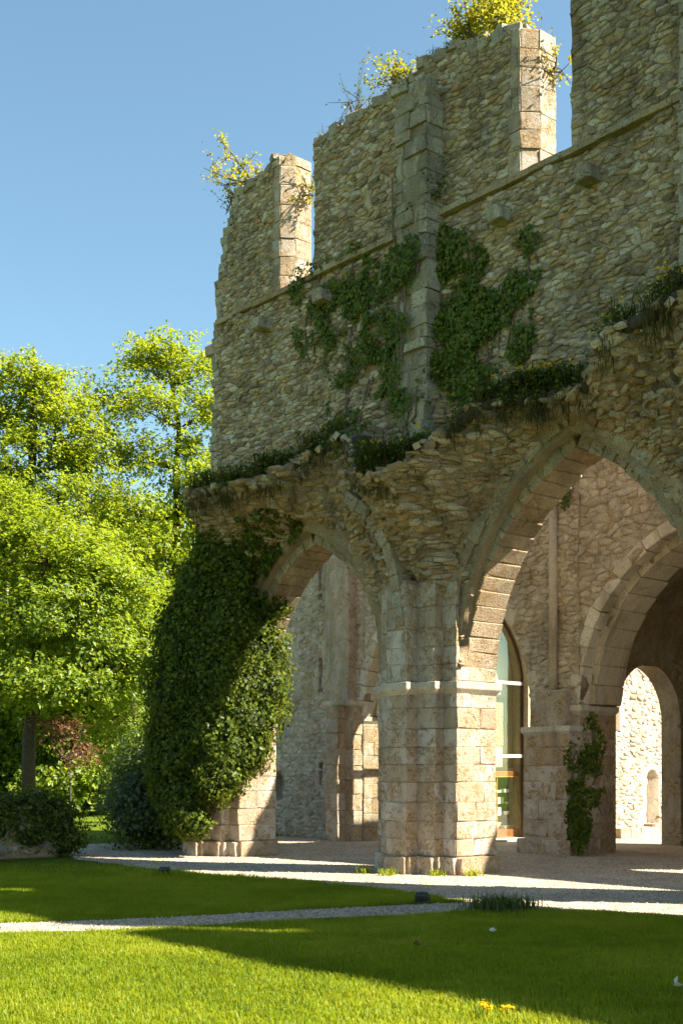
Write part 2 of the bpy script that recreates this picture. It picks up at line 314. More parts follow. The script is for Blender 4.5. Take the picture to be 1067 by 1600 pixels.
def panel(name, ts, z0f, z1f, yf, yb, mat, parent, rows):
    # solid slab: structured front grid at y=yf(t,z), flat back at yb
    ts = np.asarray(ts); z0 = z0f(ts); z1 = z1f(ts); v = np.linspace(0, 1, rows); nt_ = len(ts)
    Z = z0[:, None]+(z1-z0)[:, None]*v; T = np.repeat(ts[:, None], rows, 1); Y = yf(T, Z)
    V = [np.stack([T, Y, Z], -1).reshape(-1, 3)]; F = []; I = np.arange(nt_*rows).reshape(nt_, rows)
    F.append(np.stack([I[:-1, :-1], I[1:, :-1], I[1:, 1:], I[:-1, 1:]], -1).reshape(-1, 4))
    n = nt_*rows; b0 = n+np.arange(nt_); b1 = n+nt_+np.arange(nt_)
    V += [np.c_[ts, np.full(nt_, yb), z0], np.c_[ts, np.full(nt_, yb), z1]]
    F.append(np.stack([b0[1:], b0[:-1], b1[:-1], b1[1:]], -1))
    F.append(np.stack([I[:-1, 0], b0[:-1], b0[1:], I[1:, 0]], -1)); F.append(np.stack([I[1:, -1], b1[1:], b1[:-1], I[:-1, -1]], -1))
    n2 = n+2*nt_
    for col, s in ((0, 1), (-1, -1)):
        base = sum(len(q) for q in V); V.append(np.c_[np.full(rows, ts[col]), np.full(rows, yb), Z[col]]); K = base+np.arange(rows); J = I[col]
        q = np.stack([J[:-1], J[1:], K[1:], K[:-1]], -1); F.append(q if s > 0 else q[:, ::-1])
    return link(name, npmesh(name, np.concatenate(V), np.concatenate(F)), mat, parent)
def rubble(t0, t1, zf0, zf1, yf, wid=(.08, .25), hei=(.04, .075), depth=.06, seed=3, skip=None, proud=.019, drop=.26):
    # irregular fitted rubble: cells of a jittered, stretched point set
    import bisect
    r = random.Random(seed); tt = np.linspace(t0, t1, 60); z = float(np.min(zf0(tt))); ztop = float(np.max(zf1(tt))); K = (wid[0]+wid[1])/(hei[0]+hei[1])*.85
    rows = []
    while z < ztop:
        h = r.uniform(*hei); t = t0+r.uniform(0, wid[0]); row = []
        while t < t1:
            w = r.uniform(*wid)
            if r.random() > drop: row.append(((t+w*r.uniform(.3, .7))/K, z+h*r.uniform(.2, .8), w, h))
            t += w
        rows.append(sorted(row)); z += h
    xs = [[p[0] for p in row] for row in rows]; cells = []; lim = 2.2*wid[1]/K
    for ri, row in enumerate(rows):
        for p in row:
            poly = [(p[0]-lim*.45, p[1]-.17), (p[0]+lim*.45, p[1]-.17), (p[0]+lim*.45, p[1]+.17), (p[0]-lim*.45, p[1]+.17)]; nb = []
            for rj in range(max(0, ri-3), min(len(rows), ri+4)):
                for q in rows[rj][bisect.bisect_left(xs[rj], p[0]-lim):bisect.bisect_right(xs[rj], p[0]+lim)]:
                    if q is not p: nb.append(((q[0]-p[0])**2+(q[1]-p[1])**2, q))
            nb.sort(key=lambda e: e[0])
            for d2, q in nb[:14]:
                poly = clip(poly, (p[0]+q[0])/2, (p[1]+q[1])/2, q[0]-p[0], q[1]-p[1])
                if len(poly) < 3: break
            if len(poly) >= 3: cells.append([(min(max(x*K, t0), t1), y) for x, y in poly])
    cen = np.array([np.mean(c, 0) for c in cells]); ok = (cen[:, 1] > zf0(cen[:, 0])+.03) & (cen[:, 1] < zf1(cen[:, 0])-.02)
    if skip is not None: ok &= ~skip(cen[:, 0], cen[:, 1])
    e = .06; X, Z = cen[:, 0], cen[:, 1]; y = yf(X, Z); ga = np.clip((yf(X+e, Z)-yf(X-e, Z))/(2*e), -1.3, 1.3); gb = np.clip((yf(X, Z+e)-yf(X, Z-e))/(2*e), -3, 3); items = []
    ok &= gb < 1.8
    for i in np.nonzero(ok)[0]:
        P = np.array(cells[i]); ext = np.ptp(P, axis=0)
        if ext[0] < .04 or ext[1] < .03: continue
        V, F = make_stone(P, y[i], ga[i], gb[i], depth, proud, r); items.append((V, F, r.random(), ext[0]*ext[1]))
    return items
def xform(items, R4): return [(V @ R4[:3, :3].T+R4[:3, 3], F, r, a) for V, F, r, a in items]
# ---------------------------------------------------------------- ground
lawn = MB(); lawn.v = [(-500, -500, 0), (500, -500, 0), (500, 500, 0), (-500, 500, 0)]; lawn.f = [(0, 1, 2, 3)]
tag(lawn.build('lawn', M['lawn']), kind='structure')
GE = [(-11, -1.9), (-9, -2.0), (-6.6, -2.75), (-3.4, -2.95), (-.5, -2.6), (1.3, -2.5), (2.6, -2.75), (3.4, -2.95), (4.4, -2.85), (6.1, -2.35), (10, -2.2), (40, -2.2)]
gx = np.linspace(-11, 40, 900); gy = np.interp(gx, [p[0] for p in GE], [p[1] for p in GE])+.05*vn(gx*3)+.03*vn(gx*11)
V = np.concatenate([np.c_[gx, gy, np.full(900, .006)], np.c_[gx, np.full(900, 26.), np.full(900, .006)]]); i = np.arange(899)
tag(link('gravel_court', npmesh('gravel_court', V, np.stack([i, i+1, i+901, i+900], -1)), M['gravel']), kind='structure')
PC = np.array([(4.3, -2.4), (3.62, -3.5), (3.5, -4.2), (3.15, -5.05), (2.8, -6.55), (2.45, -7.55), (2.0, -8.42), (1.2, -9.6), (-1, -12.5), (-6, -18)])
pu = np.linspace(0, 9, 200); px_ = np.interp(pu, np.arange(10), PC[:, 0]); py_ = np.interp(pu, np.arange(10), PC[:, 1])
tx, ty = np.gradient(px_), np.gradient(py_); ll = np.hypot(tx, ty); nx, ny = -ty/ll, tx/ll; hw = .44+.05*vn(pu*6)
V = np.concatenate([np.c_[px_+nx*hw, py_+ny*hw, np.full(200, .011)], np.c_[px_-nx*hw, py_-ny*hw, np.full(200, .011)]]); i = np.arange(199)
tag(link('gravel_path', npmesh('gravel_path', V, np.stack([i, i+1, i+201, i+200], -1)), M['gravel']), kind='structure')
def on_path(x, y):
    d = np.full(x.shape, 9.)
    for k in range(0, 200, 3): d = np.minimum(d, np.hypot(x-px_[k], y-py_[k]))
    return d < .47
def gravel_edge(x): return np.interp(x, [p[0] for p in GE], [p[1] for p in GE])

# ---------------------------------------------------------------- the arcade wall
T = .85; TC = .6; BAY = 5.8; PC0 = -.375
ARCH = [(-3.275, 1.995, 3.05, 2.75), (2.70, 2.17, 3.05, 3.3), (8.5, 1.995, 3.05, 3.2), (14.125, 1.995, 3.05, 3.2), (19.925, 1.995, 3.05, 3.2)]
wall = empty('arcade_wall', (0, 0, 0), 'tall ruined rubble arcade wall with two pointed arches and broken upper windows', 'wall')
def z_low(t):
    z = np.full(np.shape(t), 3.02)
    for c, a, s, r in ARCH: z = np.where(np.abs(t-c) < a, arch_z(t, c, a, s, r)+.22, z)
    return z
LT = ([-7.2, -6.2, -5, -4, -3, -2.3, -1.6, -1.05, -.5, -.1, .5, 1.0, 1.4, 2.0, 3.2, 3.7, 4.0, 5.4, 7, 8.3, 20], [6.7, 6.8, 6.85, 6.8, 6.95, 7.15, 7.25, 6.75, 6.35, 6.25, 6.4, 6.75, 7.0, 7.05, 6.9, 7.15, 7.35, 7.5, 7.2, 7.0, 7.0])
PM = ([-6.6, -6.1, -5.3, -3.9, -3.0, -2.3, -1.5, -.5, .3, 1.2, 2.5, 3.4, 4.0, 5.4, 7, 8.3, 20], [.15, .45, 1.15, 1.15, .8, .55, .7, 1.15, 1.05, .8, .5, .5, .9, 1.2, .7, .5, .5])
def prot(t, z):
    w = np.full(np.shape(t), 3.9)
    for c, a, s, r in ARCH:
        w = np.where(np.abs(t-c) < a+.44, np.maximum(3.9, arch_z(t, c, a+.44, s, r+.42)), w)
    L = np.interp(t, *LT)+.10*vn(t*2.3, 3.1)+.05*vn(t*7, 9.); P = np.interp(t, *PM)*(1+.25*vn(t*1.7, 5.))
    w = np.minimum(w, L-.25); q = np.clip((z-w)/(L-w), 0, 1)
    ex = .8+.9*np.exp(-(np.mod(t+.375+2.9, 5.8)-2.9)**2/1.2); up = P*q**ex*(z <= L)+P*np.exp(-np.clip(z-L, 0, 9)/.13)*(z > L)
    fl = np.exp(-np.clip(z-L, 0, 9)/.7)*.12*(z > L)
    b = .42*sstep(.55, .3, np.abs(t+.18))*sstep(9.2, 8.3, z)*(z > L-.3)
    rough = .04*vn(t*1.3, z*1.3, 1.)+.03*vn(t*4, z*4, 2.)+.025*vn(t*9, z*14, 3.)*(1+2.2*(up > .06))
    return np.maximum(up+fl, b*.5*(1+.5*vn(t*3, z*2.5, 7.)))+rough*1.0
yf = lambda t, z: -prot(t, z)
top_str = lambda t: np.full(np.shape(t), 10.5)
def jamb_ts(t0, t1, step=.055):
    s = set(np.round(np.arange(t0, t1+1e-6, step), 4).tolist())|{t0, t1}
    for c, a, _, _ in ARCH:
        for q in (c-a, c+a):
            if t0 < q < t1: s |= {q-.003, q+.003, q+.02, q-.02, q+.01, q-.01}
    return np.array(sorted(s))
panel('wall_core', jamb_ts(-6.08, 6.4), z_low, top_str, yf, T, M['mortar'], wall, 125)
panel('wall_core', jamb_ts(6.4, 27, .2), z_low, top_str, yf, T, M['mortar'], wall, 60)
panel('wall_core', np.arange(-6.6, -6.05, .05), lambda t: np.full(np.shape(t), 3.0), lambda t: 6.8+1.6*(t+6.1)+.15*vn(t*5), yf, T, M['mortar'], wall, 60)
butt_skip = lambda t, z: (np.abs(t+.17) < .36) & (z > 7.2)
ribs = rubble(-6.1, 6.0, lambda t: z_low(t)+.22, top_str, yf, seed=11, skip=butt_skip)
ribs += rubble(-6.6, -6.05, lambda t: np.full(np.shape(t), 3.1), lambda t: 6.75+1.6*(t+6.1), yf, seed=12)
# upper masses between the broken windows
def mass(t0, t1, prof, jamb, seed, ragged=False, fine=True):
    top = lambda t: np.interp(t, *prof)+.05*vn(t*4, seed)+.03*vn(t*13, seed)
    lo = lambda t: np.full(np.shape(t), 10.6)
    f = lambda t, z: -.03*vn(t*1.4, z*1.4, seed)-.025*vn(t*5, z*6, seed)
    panel('wall_core', np.arange(t0, t1+.001, .06 if fine else .3), lo, top, f, TC, M['mortar'], wall, 46 if fine else 12)
    it = rubble(t0, t1-(.16 if jamb else 0), lo, top, f, seed=seed) if fine else []
    if fine:   # rough crest
        for t in np.arange(t0+.1, t1, .24):
            for y in (.1, .3, .5): obox(random.choice(BLKR), (t+random.uniform(-.05, .05), y, float(top(t))-.02+random.uniform(-.04, .05)), (random.uniform(.16, .34), random.uniform(.2, .34), random.uniform(.1, .24)), random.uniform(-.5, .5), wall, 'crest_stone')
    if jamb:
        j = MB().prism([(t1-.15, .03), (t1, .0), (t1+.17, .24), (t1+.17, TC), (t1-.15, TC)], 10.6, float(top(t1-.05))-.06).build('window_jamb', M['mortar'], wall)
        cs = courses(10.6, float(top(t1-.05))+.02, .33, .07, seed)
        facet_blocks((t1-.22, 0), (t1, 0), cs[::1], j, wmax=.6, th=.14); facet_blocks((t1, 0), (t1+.17, .24), cs, j, wmax=.5, th=.12); facet_blocks((t1+.17, .24), (t1+.17, TC), cs, j, wmax=.42)
    return it
ribs += mass(-6.0, -4.04, ([-6, -5.9, -5.6, -5.2, -4.04], [11.2, 11.6, 12.3, 12.95, 13.1]), True, 21)
ribs += mass(-3.05, 1.79, ([-3.05, -1.2, -.7, -.3, .6, 1.5, 1.8], [13.0, 13.0, 13.05, 13.25, 13.1, 12.8, 12.75]), True, 22)
ribs += mass(2.73, 6.2, ([2.7, 6.2], [13.3, 13.6]), False, 23)
mass(6.2, 7.55, ([2.7, 7.6], [13.4, 13.2]), False, 24, fine=False); mass(8.5, 13.35, ([8.5, 17], [12.9, 13.1]), False, 25, fine=False); mass(14.3, 27, ([14, 27], [12.9, 13.1]), False, 26, fine=False)
place_stones(ribs, M['rubble'], wall, 300)
# ragged left end of the wall
for k, z in enumerate(np.arange(7.0, 13, .16)):
    if z > 10.5: x0 = np.interp(z, [10.5, 11.2, 12.3, 13], [-6.0, -6.0, -5.65, -5.25])
    else: x0 = -6.1
    for y in ((.12, .42, .7) if z < 10.5 else (.12, .42)): obox(random.choice(BLKR), (x0+random.uniform(-.06, .06), y, z), (random.uniform(.15, .35), .3, .15), random.uniform(-.2, .2), wall, 'end_stone')
obox(BLK[2], (-6.25, .2, 10.12), (.5, .4, .2), 0, wall, 'projecting_stone')
# string course, corbels
for t in np.arange(-6.05, 10, .62):
    if t < 6.5: obox(random.choice(BLKV), (t+.31, .02, 10.56+random.uniform(-.012, .012)), (.63, .22+random.uniform(-.06, .03), .10), 0, wall, 'string_course_block')
for t in (-4.37, -2.62, 1.51, 3.17): obox(BLKR[int(t) % 3], (t, -.05, 10.03), (.27, .55, .21), 0, wall, 'corbel')
# buttress strips
for x0, x1, seed in ((-.50, .17, 5), (4.80, 5.5, 6)):
    b = MB().box((x0+.03, -.36, 6.9), (x1-.03, .1, 12.3)).build('buttress', M['mortar'], wall)
    cs = courses(6.7 if x0 < 1 else 7.6, 12.35, .23, .08, seed)
    facet_blocks((x0, -.38), (x1, -.38), cs, b, BLKR, wmax=.36, proud=.0, jit=.05); facet_blocks((x1, -.38), (x1, .05), cs, b, BLKR, wmax=.6); facet_blocks((x0, .05), (x0, -.38), cs, b, BLKR, wmax=.6)
    obox(BLKR[3], ((x0+x1)/2, -.17, 12.45), (x1-x0-.04, .42, .26), 0, b); obox(BLKR[4], ((x0+x1)/2, -.06, 12.68), (x1-x0-.16, .3, .26), 0, b)
# piers
def pier(pc, seed, detail=True):
    q = lambda x: pc+x
    right = [(.225, -.5), (.225, -.25), (.615, -.25), (.615, -.06), (.905, -.06), (.905, T)]
    left = [(-a, b) for a, b in right[::-1]]
    poly = [(q(a), b) for a, b in left+right]          # ccw: left back ... left front, right front ... right back
    pr = MB().prism(poly, 0, 4.7).build('pier', M['mortar'], wall)
    fac = [(poly[i], poly[i+1]) for i in range(len(poly)-1)]
    if detail:
        cs = courses(.3, 2.88, .31, .04, seed); cs2 = courses(3.08, 4.65, .31, .05, seed+1)
        vis = fac[1:]
        for f in vis: facet_blocks(*f, cs, pr, wmax=.48); facet_blocks(*f, cs2 if abs(f[0][0]-pc) < .9 else courses(3.08, 3.3, .3), pr, wmax=.48)
        for f in vis: facet_blocks(*f, [(0, .29)], pr, wmax=.6, proud=.085, th=.25)
    MB().layers(poly, [(2.86, .0), (2.90, .03), (2.96, .075), (3.07, .08), (3.075, .0)]).build('impost', M['dress'], pr, bev=.008)
    return pr
PIERS = [pier(PC0, 31), pier(PC0-BAY, 33), pier(PC0+BAY+.35, 35, False), pier(PC0+2*BAY, 37, False), pier(PC0+3*BAY, 39, False), pier(PC0+4*BAY, 41, False)]
# arch rings: every voussoir is a wedge turned about its arc centre
def wedge(R0, R1, y0, y1, da, mat, seed):
    r = random.Random(seed); a = da/2*.965; v = []
    for y in (y0, y1):
        for R, s in ((R0, -1), (R1, -1), (R1, 1), (R0, 1)):
            v.append((R*math.cos(s*a)+r.uniform(-.028, .02), y+r.uniform(-.025, .025), R*math.sin(s*a)+r.uniform(-.012, .012)))
    mb = MB(); mb.v = v; mb.f = [(0, 3, 2, 1), (4, 5, 6, 7), (0, 1, 5, 4), (1, 2, 6, 5), (2, 3, 7, 6), (3, 0, 4, 7)]
    bm = bmesh.new(); me = mb.mesh('voussoir'); bm.from_mesh(me); bmesh.ops.recalc_face_normals(bm, faces=bm.faces[:]); bmesh.ops.bevel(bm, geom=bm.edges[:], offset=.014, segments=1, affect='EDGES'); bm.to_mesh(me); bm.free()
    me.materials.append(mat); return me
def ring(par, name, c, a, spring, rise, off0, off1, y0, y1, mat, seg=.27, seed=0, keep=1.):
    R = (rise*rise+a*a)/(2*a); amax = math.acos((R-a)/R); n = max(3, int(round(R*amax/seg))); da = amax/n
    # backing band behind the joints
    mb = MB()
    for s in (1, -1):
        ang = np.linspace(0, amax, 24); k = len(mb.v)
        for g in ang:
            for off, y in ((off0+.02, y0+.02), (off1-.02, y0+.02), (off1-.02, y1-.01), (off0+.02, y1-.01)):
                mb.v.append((c+s*((R-a)*-1+(R+off)*math.cos(g)), y, spring+(R+off)*math.sin(g)))
        for i in range(23):
            for j in range(4):
                p = k+i*4; fc = (p+j, p+(j+1) % 4, p+4+(j+1) % 4, p+4+j); mb.f.append(fc if s < 0 else fc[::-1])
    ar = mb.build(name, M['mortar'], par)
    W3 = [wedge(R+off0, R+off1, y0, y1, da, mat, seed+i) for i in range(3)]
    for s in (1, -1):
        for i in range(n):
            g = (i+.5)*da
            if random.random() > keep: continue
            o = link('voussoir', random.choice(W3), None, ar); o.location = (c+s*(a-R), random.uniform(-.012, .012), spring); o.rotation_euler = (0, -g if s > 0 else math.pi+g, 0)
    return ar
for k, (c, a, s, r) in enumerate(ARCH[:3]):
    ring(wall, 'arch', c, a, s, r, 0, .27, .17, T+.01, M['ochre'], .25, 50+k*10)
    if k < 2: ring(wall, 'arch', c, a, s, r, .29, .54, -.03, .45, M['ochre'], .36, 53+k*10, keep=.8)
# broken wall rib springing beside the left arch
rb = MB(); rp = [onY(632, 950, -.36), onY(626, 900, -.38), onY(612, 852, -.42), onY(586, 806, -.48), onY(550, 777, -.5)]
rp = [np.array(p) for p in rp]; seg_pts = [rp[0]+(rp[0]-rp[1])*.6]+rp
rib = MB().tube([tuple(p+np.array([0, .12, 0])) for p in seg_pts], [.1]*6, 6).build('wall_rib', M['mortar'], wall)
for p, q in zip(seg_pts[:-1], seg_pts[1:]):
    for f0, f1 in ((0, .5), (.5, 1)):
        m = (p+(q-p)*(f0+f1)/2); d = (q-p); L = np.linalg.norm(d)/2; o = link('rib_block', random.choice(BLKV), None, rib)
        o.location = m; o.scale = (L*1.02, .34, .2); o.rotation_euler = (0, -math.atan2(d[2], d[0]), 0)

# ---------------------------------------------------------------- the inner wall seen through the arches
Y2 = 5.5; T2 = 1.15
iw = empty('inner_wall', (0, Y2, 0), 'shaded inner stone wall with narrow slits seen through the arches', 'wall')
iw.location = (0, 0, 0)
A2 = [(-5.245, 2.585, 3.0, 2.96), (.86, 2.25, 3.0, 3.16), (7.2, 2.25, 3.0, 3.16)]
def z2(t):
    z = np.zeros(np.shape(t))
    for c, a, s, r in A2: z = np.where(np.abs(t-c) < a, arch_z(t, c, a, s, r)+.06, z)
    return z
top2 = lambda t: np.interp(t, [-13, -8, 2, 4.5, 16], [8.6, 9.3, 9.2, 8.5, 8.4])+.08*vn(t*3)
SL = [(-9.43, 6.0, 6.85), (-9.43, 3.65, 4.45), (-9.43, 1.38, 1.92)]
NI = (-11.28, .93, 1.5, .3)
def y2(t, z):
    y = Y2-.03*vn(t*1.5, z*1.5, 4.)-.02*vn(t*6, z*6, 5.)
    for x, a, b in SL: y = np.where((np.abs(t-x) < .075) & (z > a) & (z < b), Y2+.45, y)
    y = np.where((np.abs(t-NI[0]) < NI[3]) & (z > NI[1]) & (z < NI[2]+.02+np.sqrt(np.clip(.09-(t-NI[0])**2, 0, 1))*.35), Y2+.4, y)
    return y
# columns go down to the ground between the arches, so the panel is split at the jambs
def ts2(t0, t1, st):
    s = np.arange(t0, t1, st).tolist()+[t1]
    for x, _, _ in SL:
        s += [x-.076, x-.074, x+.074, x+.076]
    return np.array(sorted(q for q in set(np.round(s, 4)) if t0 <= q <= t1))
for t0, t1, st, rows in ((-12.6, -7.83, .07, 150), (-7.83, -2.66, .08, 60), (-2.66, -1.39, .08, 110), (-1.39, 3.11, .08, 60), (3.11, 4.95, .3, 30), (4.95, 9.45, .2, 30), (9.45, 26, .5, 20)):
    e = 1e-4; panel('wall_core', ts2(t0, t1, st), (lambda t, a=t0+e, b=t1-e: z2(np.clip(t, a, b))), top2, y2, Y2+T2, M['plaster'], iw, rows)
skip2 = lambda t, z: ((np.abs(t-SL[0][0]) < .12) & (((z > 5.9) & (z < 6.95)) | ((z > 3.6) & (z < 4.5)) | ((z > 1.3) & (z < 2)))) | ((np.abs(t-NI[0]) < .38) & (z > .85) & (z < 1.75)) | (vn(t*.8, z*.8, 12.) > .62)
yr2 = lambda t, z: Y2-.03*vn(t*1.5, z*1.5, 4.)-.02*vn(t*6, z*6, 5.)
it2 = rubble(-12.5, -7.9, lambda t: np.zeros(np.shape(t)), top2, yr2, wid=(.11, .30), hei=(.07, .13), seed=41, skip=skip2, proud=.008)
it2 += rubble(-7.8, -1.4, lambda t: z2(t)+.3, top2, yr2, wid=(.11, .30), hei=(.07, .13), seed=42, skip=lambda t, z: skip2(t, z) | ((t > -2.75) & (z < 3)), proud=.012)
it2 += rubble(-1.39, 3.0, lambda t: z2(t)+.3, top2, yr2, wid=(.14, .32), hei=(.09, .14), seed=43, proud=.014)
place_stones(it2, M['back'], iw, 300)
def pil(x0, x1, y0, ztop, seed, par, name='pilaster', cap=True, y1=Y2+.1, mat='plaster'):
    p = MB().box((x0+.01, y0+.02, 0), (x1-.01, y1, ztop)).build(name, M[mat], par); cs = courses(0, ztop, .36, .06, seed)
    facet_blocks((x0, y0), (x1, y0), cs, p, wmax=.6); facet_blocks((x1, y0), (x1, y1), cs, p, wmax=.6)
    if cap: MB().layers([(x0, y0), (x1, y0), (x1, y1), (x0, y1)], [(ztop-.02, 0), (ztop+.06, .06), (ztop+.16, .06), (ztop+.165, 0)]).build('impost', M['dress'], p, bev=.006)
    return p
pil(-8.85, -7.86, 5.2, 3.2, 61, iw); pil(-8.55, -8.15, 4.95, 3.2, 62, iw, y1=5.25)
MB().box((-8.8, 5.25, 3.3), (-8.1, 5.55, 7.2)).build('pilaster', M['plaster'], iw, bev=.02)
MB().box((-9.15, 5.4, 0), (-8.8, 5.55, 7.4)).build('pilaster', M['plaster'], iw, bev=.02)
pil(-2.5, -1.36, 5.12, 2.4, 63, iw); pil(-2.6, -1.25, 5.0, .3, 64, iw, cap=False)
MB().box((-2.35, 5.25, 2.5), (-1.6, 5.55, 3.3)).build('pilaster', M['plaster'], iw, bev=.03)
MB().tube([(-2.0, 5.42, 2.9), (-2.0, 5.42, 7.4)], [.09, .09], 10).build('wall_shaft', M['dress'], iw, smooth=True)
for cs_, x in ((courses(0, 3.2, .34, .05, 65), -7.83), (courses(0, 2.8, .34, .05, 66), -1.39)):
    j = MB().box((x-.2, Y2+.03, 0), (x-.015, Y2+T2, 3.0)).build('arch_jamb', M['plaster'], iw); facet_blocks((x, Y2), (x, Y2+T2), cs_, j, wmax=.5)
    MB().layers([(x-.25, Y2), (x, Y2), (x, Y2+T2), (x-.25, Y2+T2)], [(2.8, 0), (2.88, .06), (2.98, .06), (2.985, 0)]).build('impost', M['dress'], j, bev=.006)
facet_blocks((-2.66, Y2), (-2.4, Y2), courses(0, 3, .34, .05, 67), iw, wmax=.6)
for k, (c, a, s, r) in enumerate(A2[:2]):
    ring(iw, 'arch', c, a, s, r, 0, .26, Y2-.02, Y2+.3, M['dress'], .36, 70+k*9)
    ring(iw, 'arch', c, a-.16, s, r-.16, 0, .2, Y2+.28, Y2+T2+.02, M['dress'], .4, 75+k*9)

# chamber behind the right inner arch, with a side arch
ch = empty('vaulted_chamber', (0, Y2+T2, 0), 'dark vaulted chamber behind the inner arch on the right', 'chamber'); ch.location = (0, 0, 0)
YB = 9.85; D = (8.36, 1.19, 2.75, 1.25)      # side arch: centre y, half width, spring, rise
dy = np.unique(np.concatenate([np.arange(Y2+T2, YB, .08), [YB, D[0]-D[1]-.002, D[0]-D[1]+.002, D[0]+D[1]-.002, D[0]+D[1]+.002, D[0]-D[1]+.02, D[0]+D[1]-.02]]))
def side_wall(x0, x1):
    z0 = np.where(np.abs(dy-D[0]) < D[1], arch_z(dy, *D), 0.); mb = MB()
    for y, z in zip(dy, z0): mb.v += [(x1, y, z), (x1, y, 6.8), (x0, y, z), (x0, y, 6.8)]
    for i in range(len(dy)-1):
        a, b = i*4, i*4+4; mb.f += [(a, b, b+1, a+1), (b+2, a+2, a+3, b+3), (a+2, b+2, b, a), (a+1, b+1, b+3, a+3)]
    return mb
side_wall(-2.25, -1.75).build('side_wall', M['plaster'], ch)
itc = rubble(Y2+T2, YB, lambda t: np.where(np.abs(t-D[0]) < D[1]+.1, arch_z(t, D[0], D[1]+.1, D[2], D[3])+.25, 0.), lambda t: np.full(np.shape(t), 6.2), lambda t, z: np.zeros(np.shape(t)), seed=44, wid=(.16, .36), hei=(.1, .16), proud=.012)
RT = np.array([[0, -1, 0, -1.75], [1, 0, 0, 0], [0, 0, 1, 0], [0, 0, 0, 1.]])
joined('rubble_masonry', xform(itc, RT), M['back'], ch)
mb = MB(); ang = np.linspace(0, math.pi, 25)
for g in ang:
    for y in (Y2+T2+.01, YB): mb.v.append((1.05-2.8*math.cos(g), y, 3.95+2.8*math.sin(g)))
for i in range(24): mb.f.append((2*i, 2*i+1, 2*i+3, 2*i+2))
mb.build('vault', M['plaster'], ch)
MB().box((-2.25, YB, 0), (4.4, YB+.2, 6.8)).build('end_wall', M['plaster'], ch); MB().box((3.85, Y2+T2, 0), (4.4, YB, 6.8)).build('side_wall', M['plaster'], ch)
MB().box((-2.25, Y2+T2, 6.8), (4.4, YB+.2, 6.95)).build('roof_slab', M['plaster'], ch)
R_ = (D[3]**2+D[1]**2)/(2*D[1])

# sunlit wall beyond the side arch
lw = empty('sunlit_wall', (-4.7, 12, 0), 'bright sunlit stone wall with a small arched window, behind the dark chamber', 'wall'); lw.location = (0, 0, 0)
XW = -4.7
def rot(items, x): 
    R4 = np.array([[0, -1, 0, x], [1, 0, 0, 0], [0, 0, 1, 0], [0, 0, 0, 1.]]); return xform(items, R4)
NW = (12.72, .26, .3, 1.42)
def ywl(t, z):
    y = -.02*vn(t*2, z*2, 8.)-.015*vn(t*7, z*7, 9.)
    y = np.where((np.abs(t-NW[0]) < NW[1]) & (z > NW[2]) & (z < NW[3]+np.sqrt(np.clip(NW[1]**2-(t-NW[0])**2, 0, 1))), .35, y)
    return np.where((t < 11.45) & (t > 10.7) & (z > 2.7) & (z < 3.75), .3, y)
pw = panel('wall_core', np.arange(9.9, 16, .05), lambda t: np.zeros(np.shape(t)), lambda t: np.full(np.shape(t), 6.5), ywl, .6, M['pale'], lw, 130); pw.matrix_local = Matrix(((0, -1, 0, XW), (1, 0, 0, 0), (0, 0, 1, 0), (0, 0, 0, 1)))
itw = rubble(9.9, 15.5, lambda t: np.zeros(np.shape(t)), lambda t: np.full(np.shape(t), 6.3), lambda t, z: -.02*vn(t*2, z*2, 8.), wid=(.12, .3), hei=(.07, .13), seed=45, proud=.012,
             skip=lambda t, z: ((np.abs(t-NW[0]) < NW[1]+.12) & (z > .2) & (z < 1.85)) | ((t < 11.55) & (t > 10.6) & (z > 2.6) & (z < 3.85)))
place_stones(rot(itw, XW), M['pale'], lw, 150)
wn = MB().box((XW-.34, NW[0]-NW[1], NW[2]), (XW-.3, NW[0]+NW[1], 1.75)).build('window_panel', M['olive'], lw); MB().box((XW-.3, NW[0]-.02, NW[2]), (XW-.27, NW[0]+.02, 1.7)).build('window_bar', M['metal'], wn)
MB().box((XW-.28, 10.75, 2.72), (XW-.2, 11.3, 3.72)).build('shutter', M['shutter'], lw); MB().box((XW-.1, 11.32, 2.7), (XW+.03, 11.42, 3.76)).build('window_frame', M['paper'], lw)
for k in range(8): obox(random.choice(BLKP), (XW+.12, 11.2+k*.42, .13), (.35, .42, .26), 0, lw, 'footing_stone')
obox(BLKP[1], (XW+.1, NW[0]+.05, .29), (.4, .8, .08), 0, lw, 'sill')

# glazed arch with the display case
gw = empty('glazed_gable', (-5.72, 7.6, 0), 'pointed arch filled with glass in a pale stone gable, right of the central pier', 'wall'); gw.location = (0, 0, 0)
XG = -5.72; GA = (7.65, 1.38, 3.75, 2.0)
mb = MB(); gy_ = np.unique(np.concatenate([np.arange(Y2+T2-.45, 10.4, .06), [GA[0]-GA[1]-.002, GA[0]-GA[1]+.002, GA[0]+GA[1]-.002, GA[0]+GA[1]+.002, GA[0]+GA[1]-.02, GA[0]-GA[1]+.02]]))
for y in gy_:
    z = float(arch_z(np.array(y), *GA)) if abs(y-GA[0]) < GA[1] else 0.
    mb.v += [(XG, y, z), (XG, y, 7.2), (XG-.5, y, z), (XG-.5, y, 7.2)]
for i in range(len(gy_)-1):
    a, b = i*4, i*4+4; mb.f += [(a, b, b+1, a+1), (b+2, a+2, a+3, b+3), (a+2, b+2, b, a), (a+1, b+1, b+3, a+3)]
mb.build('wall_core', M['pale'], gw)
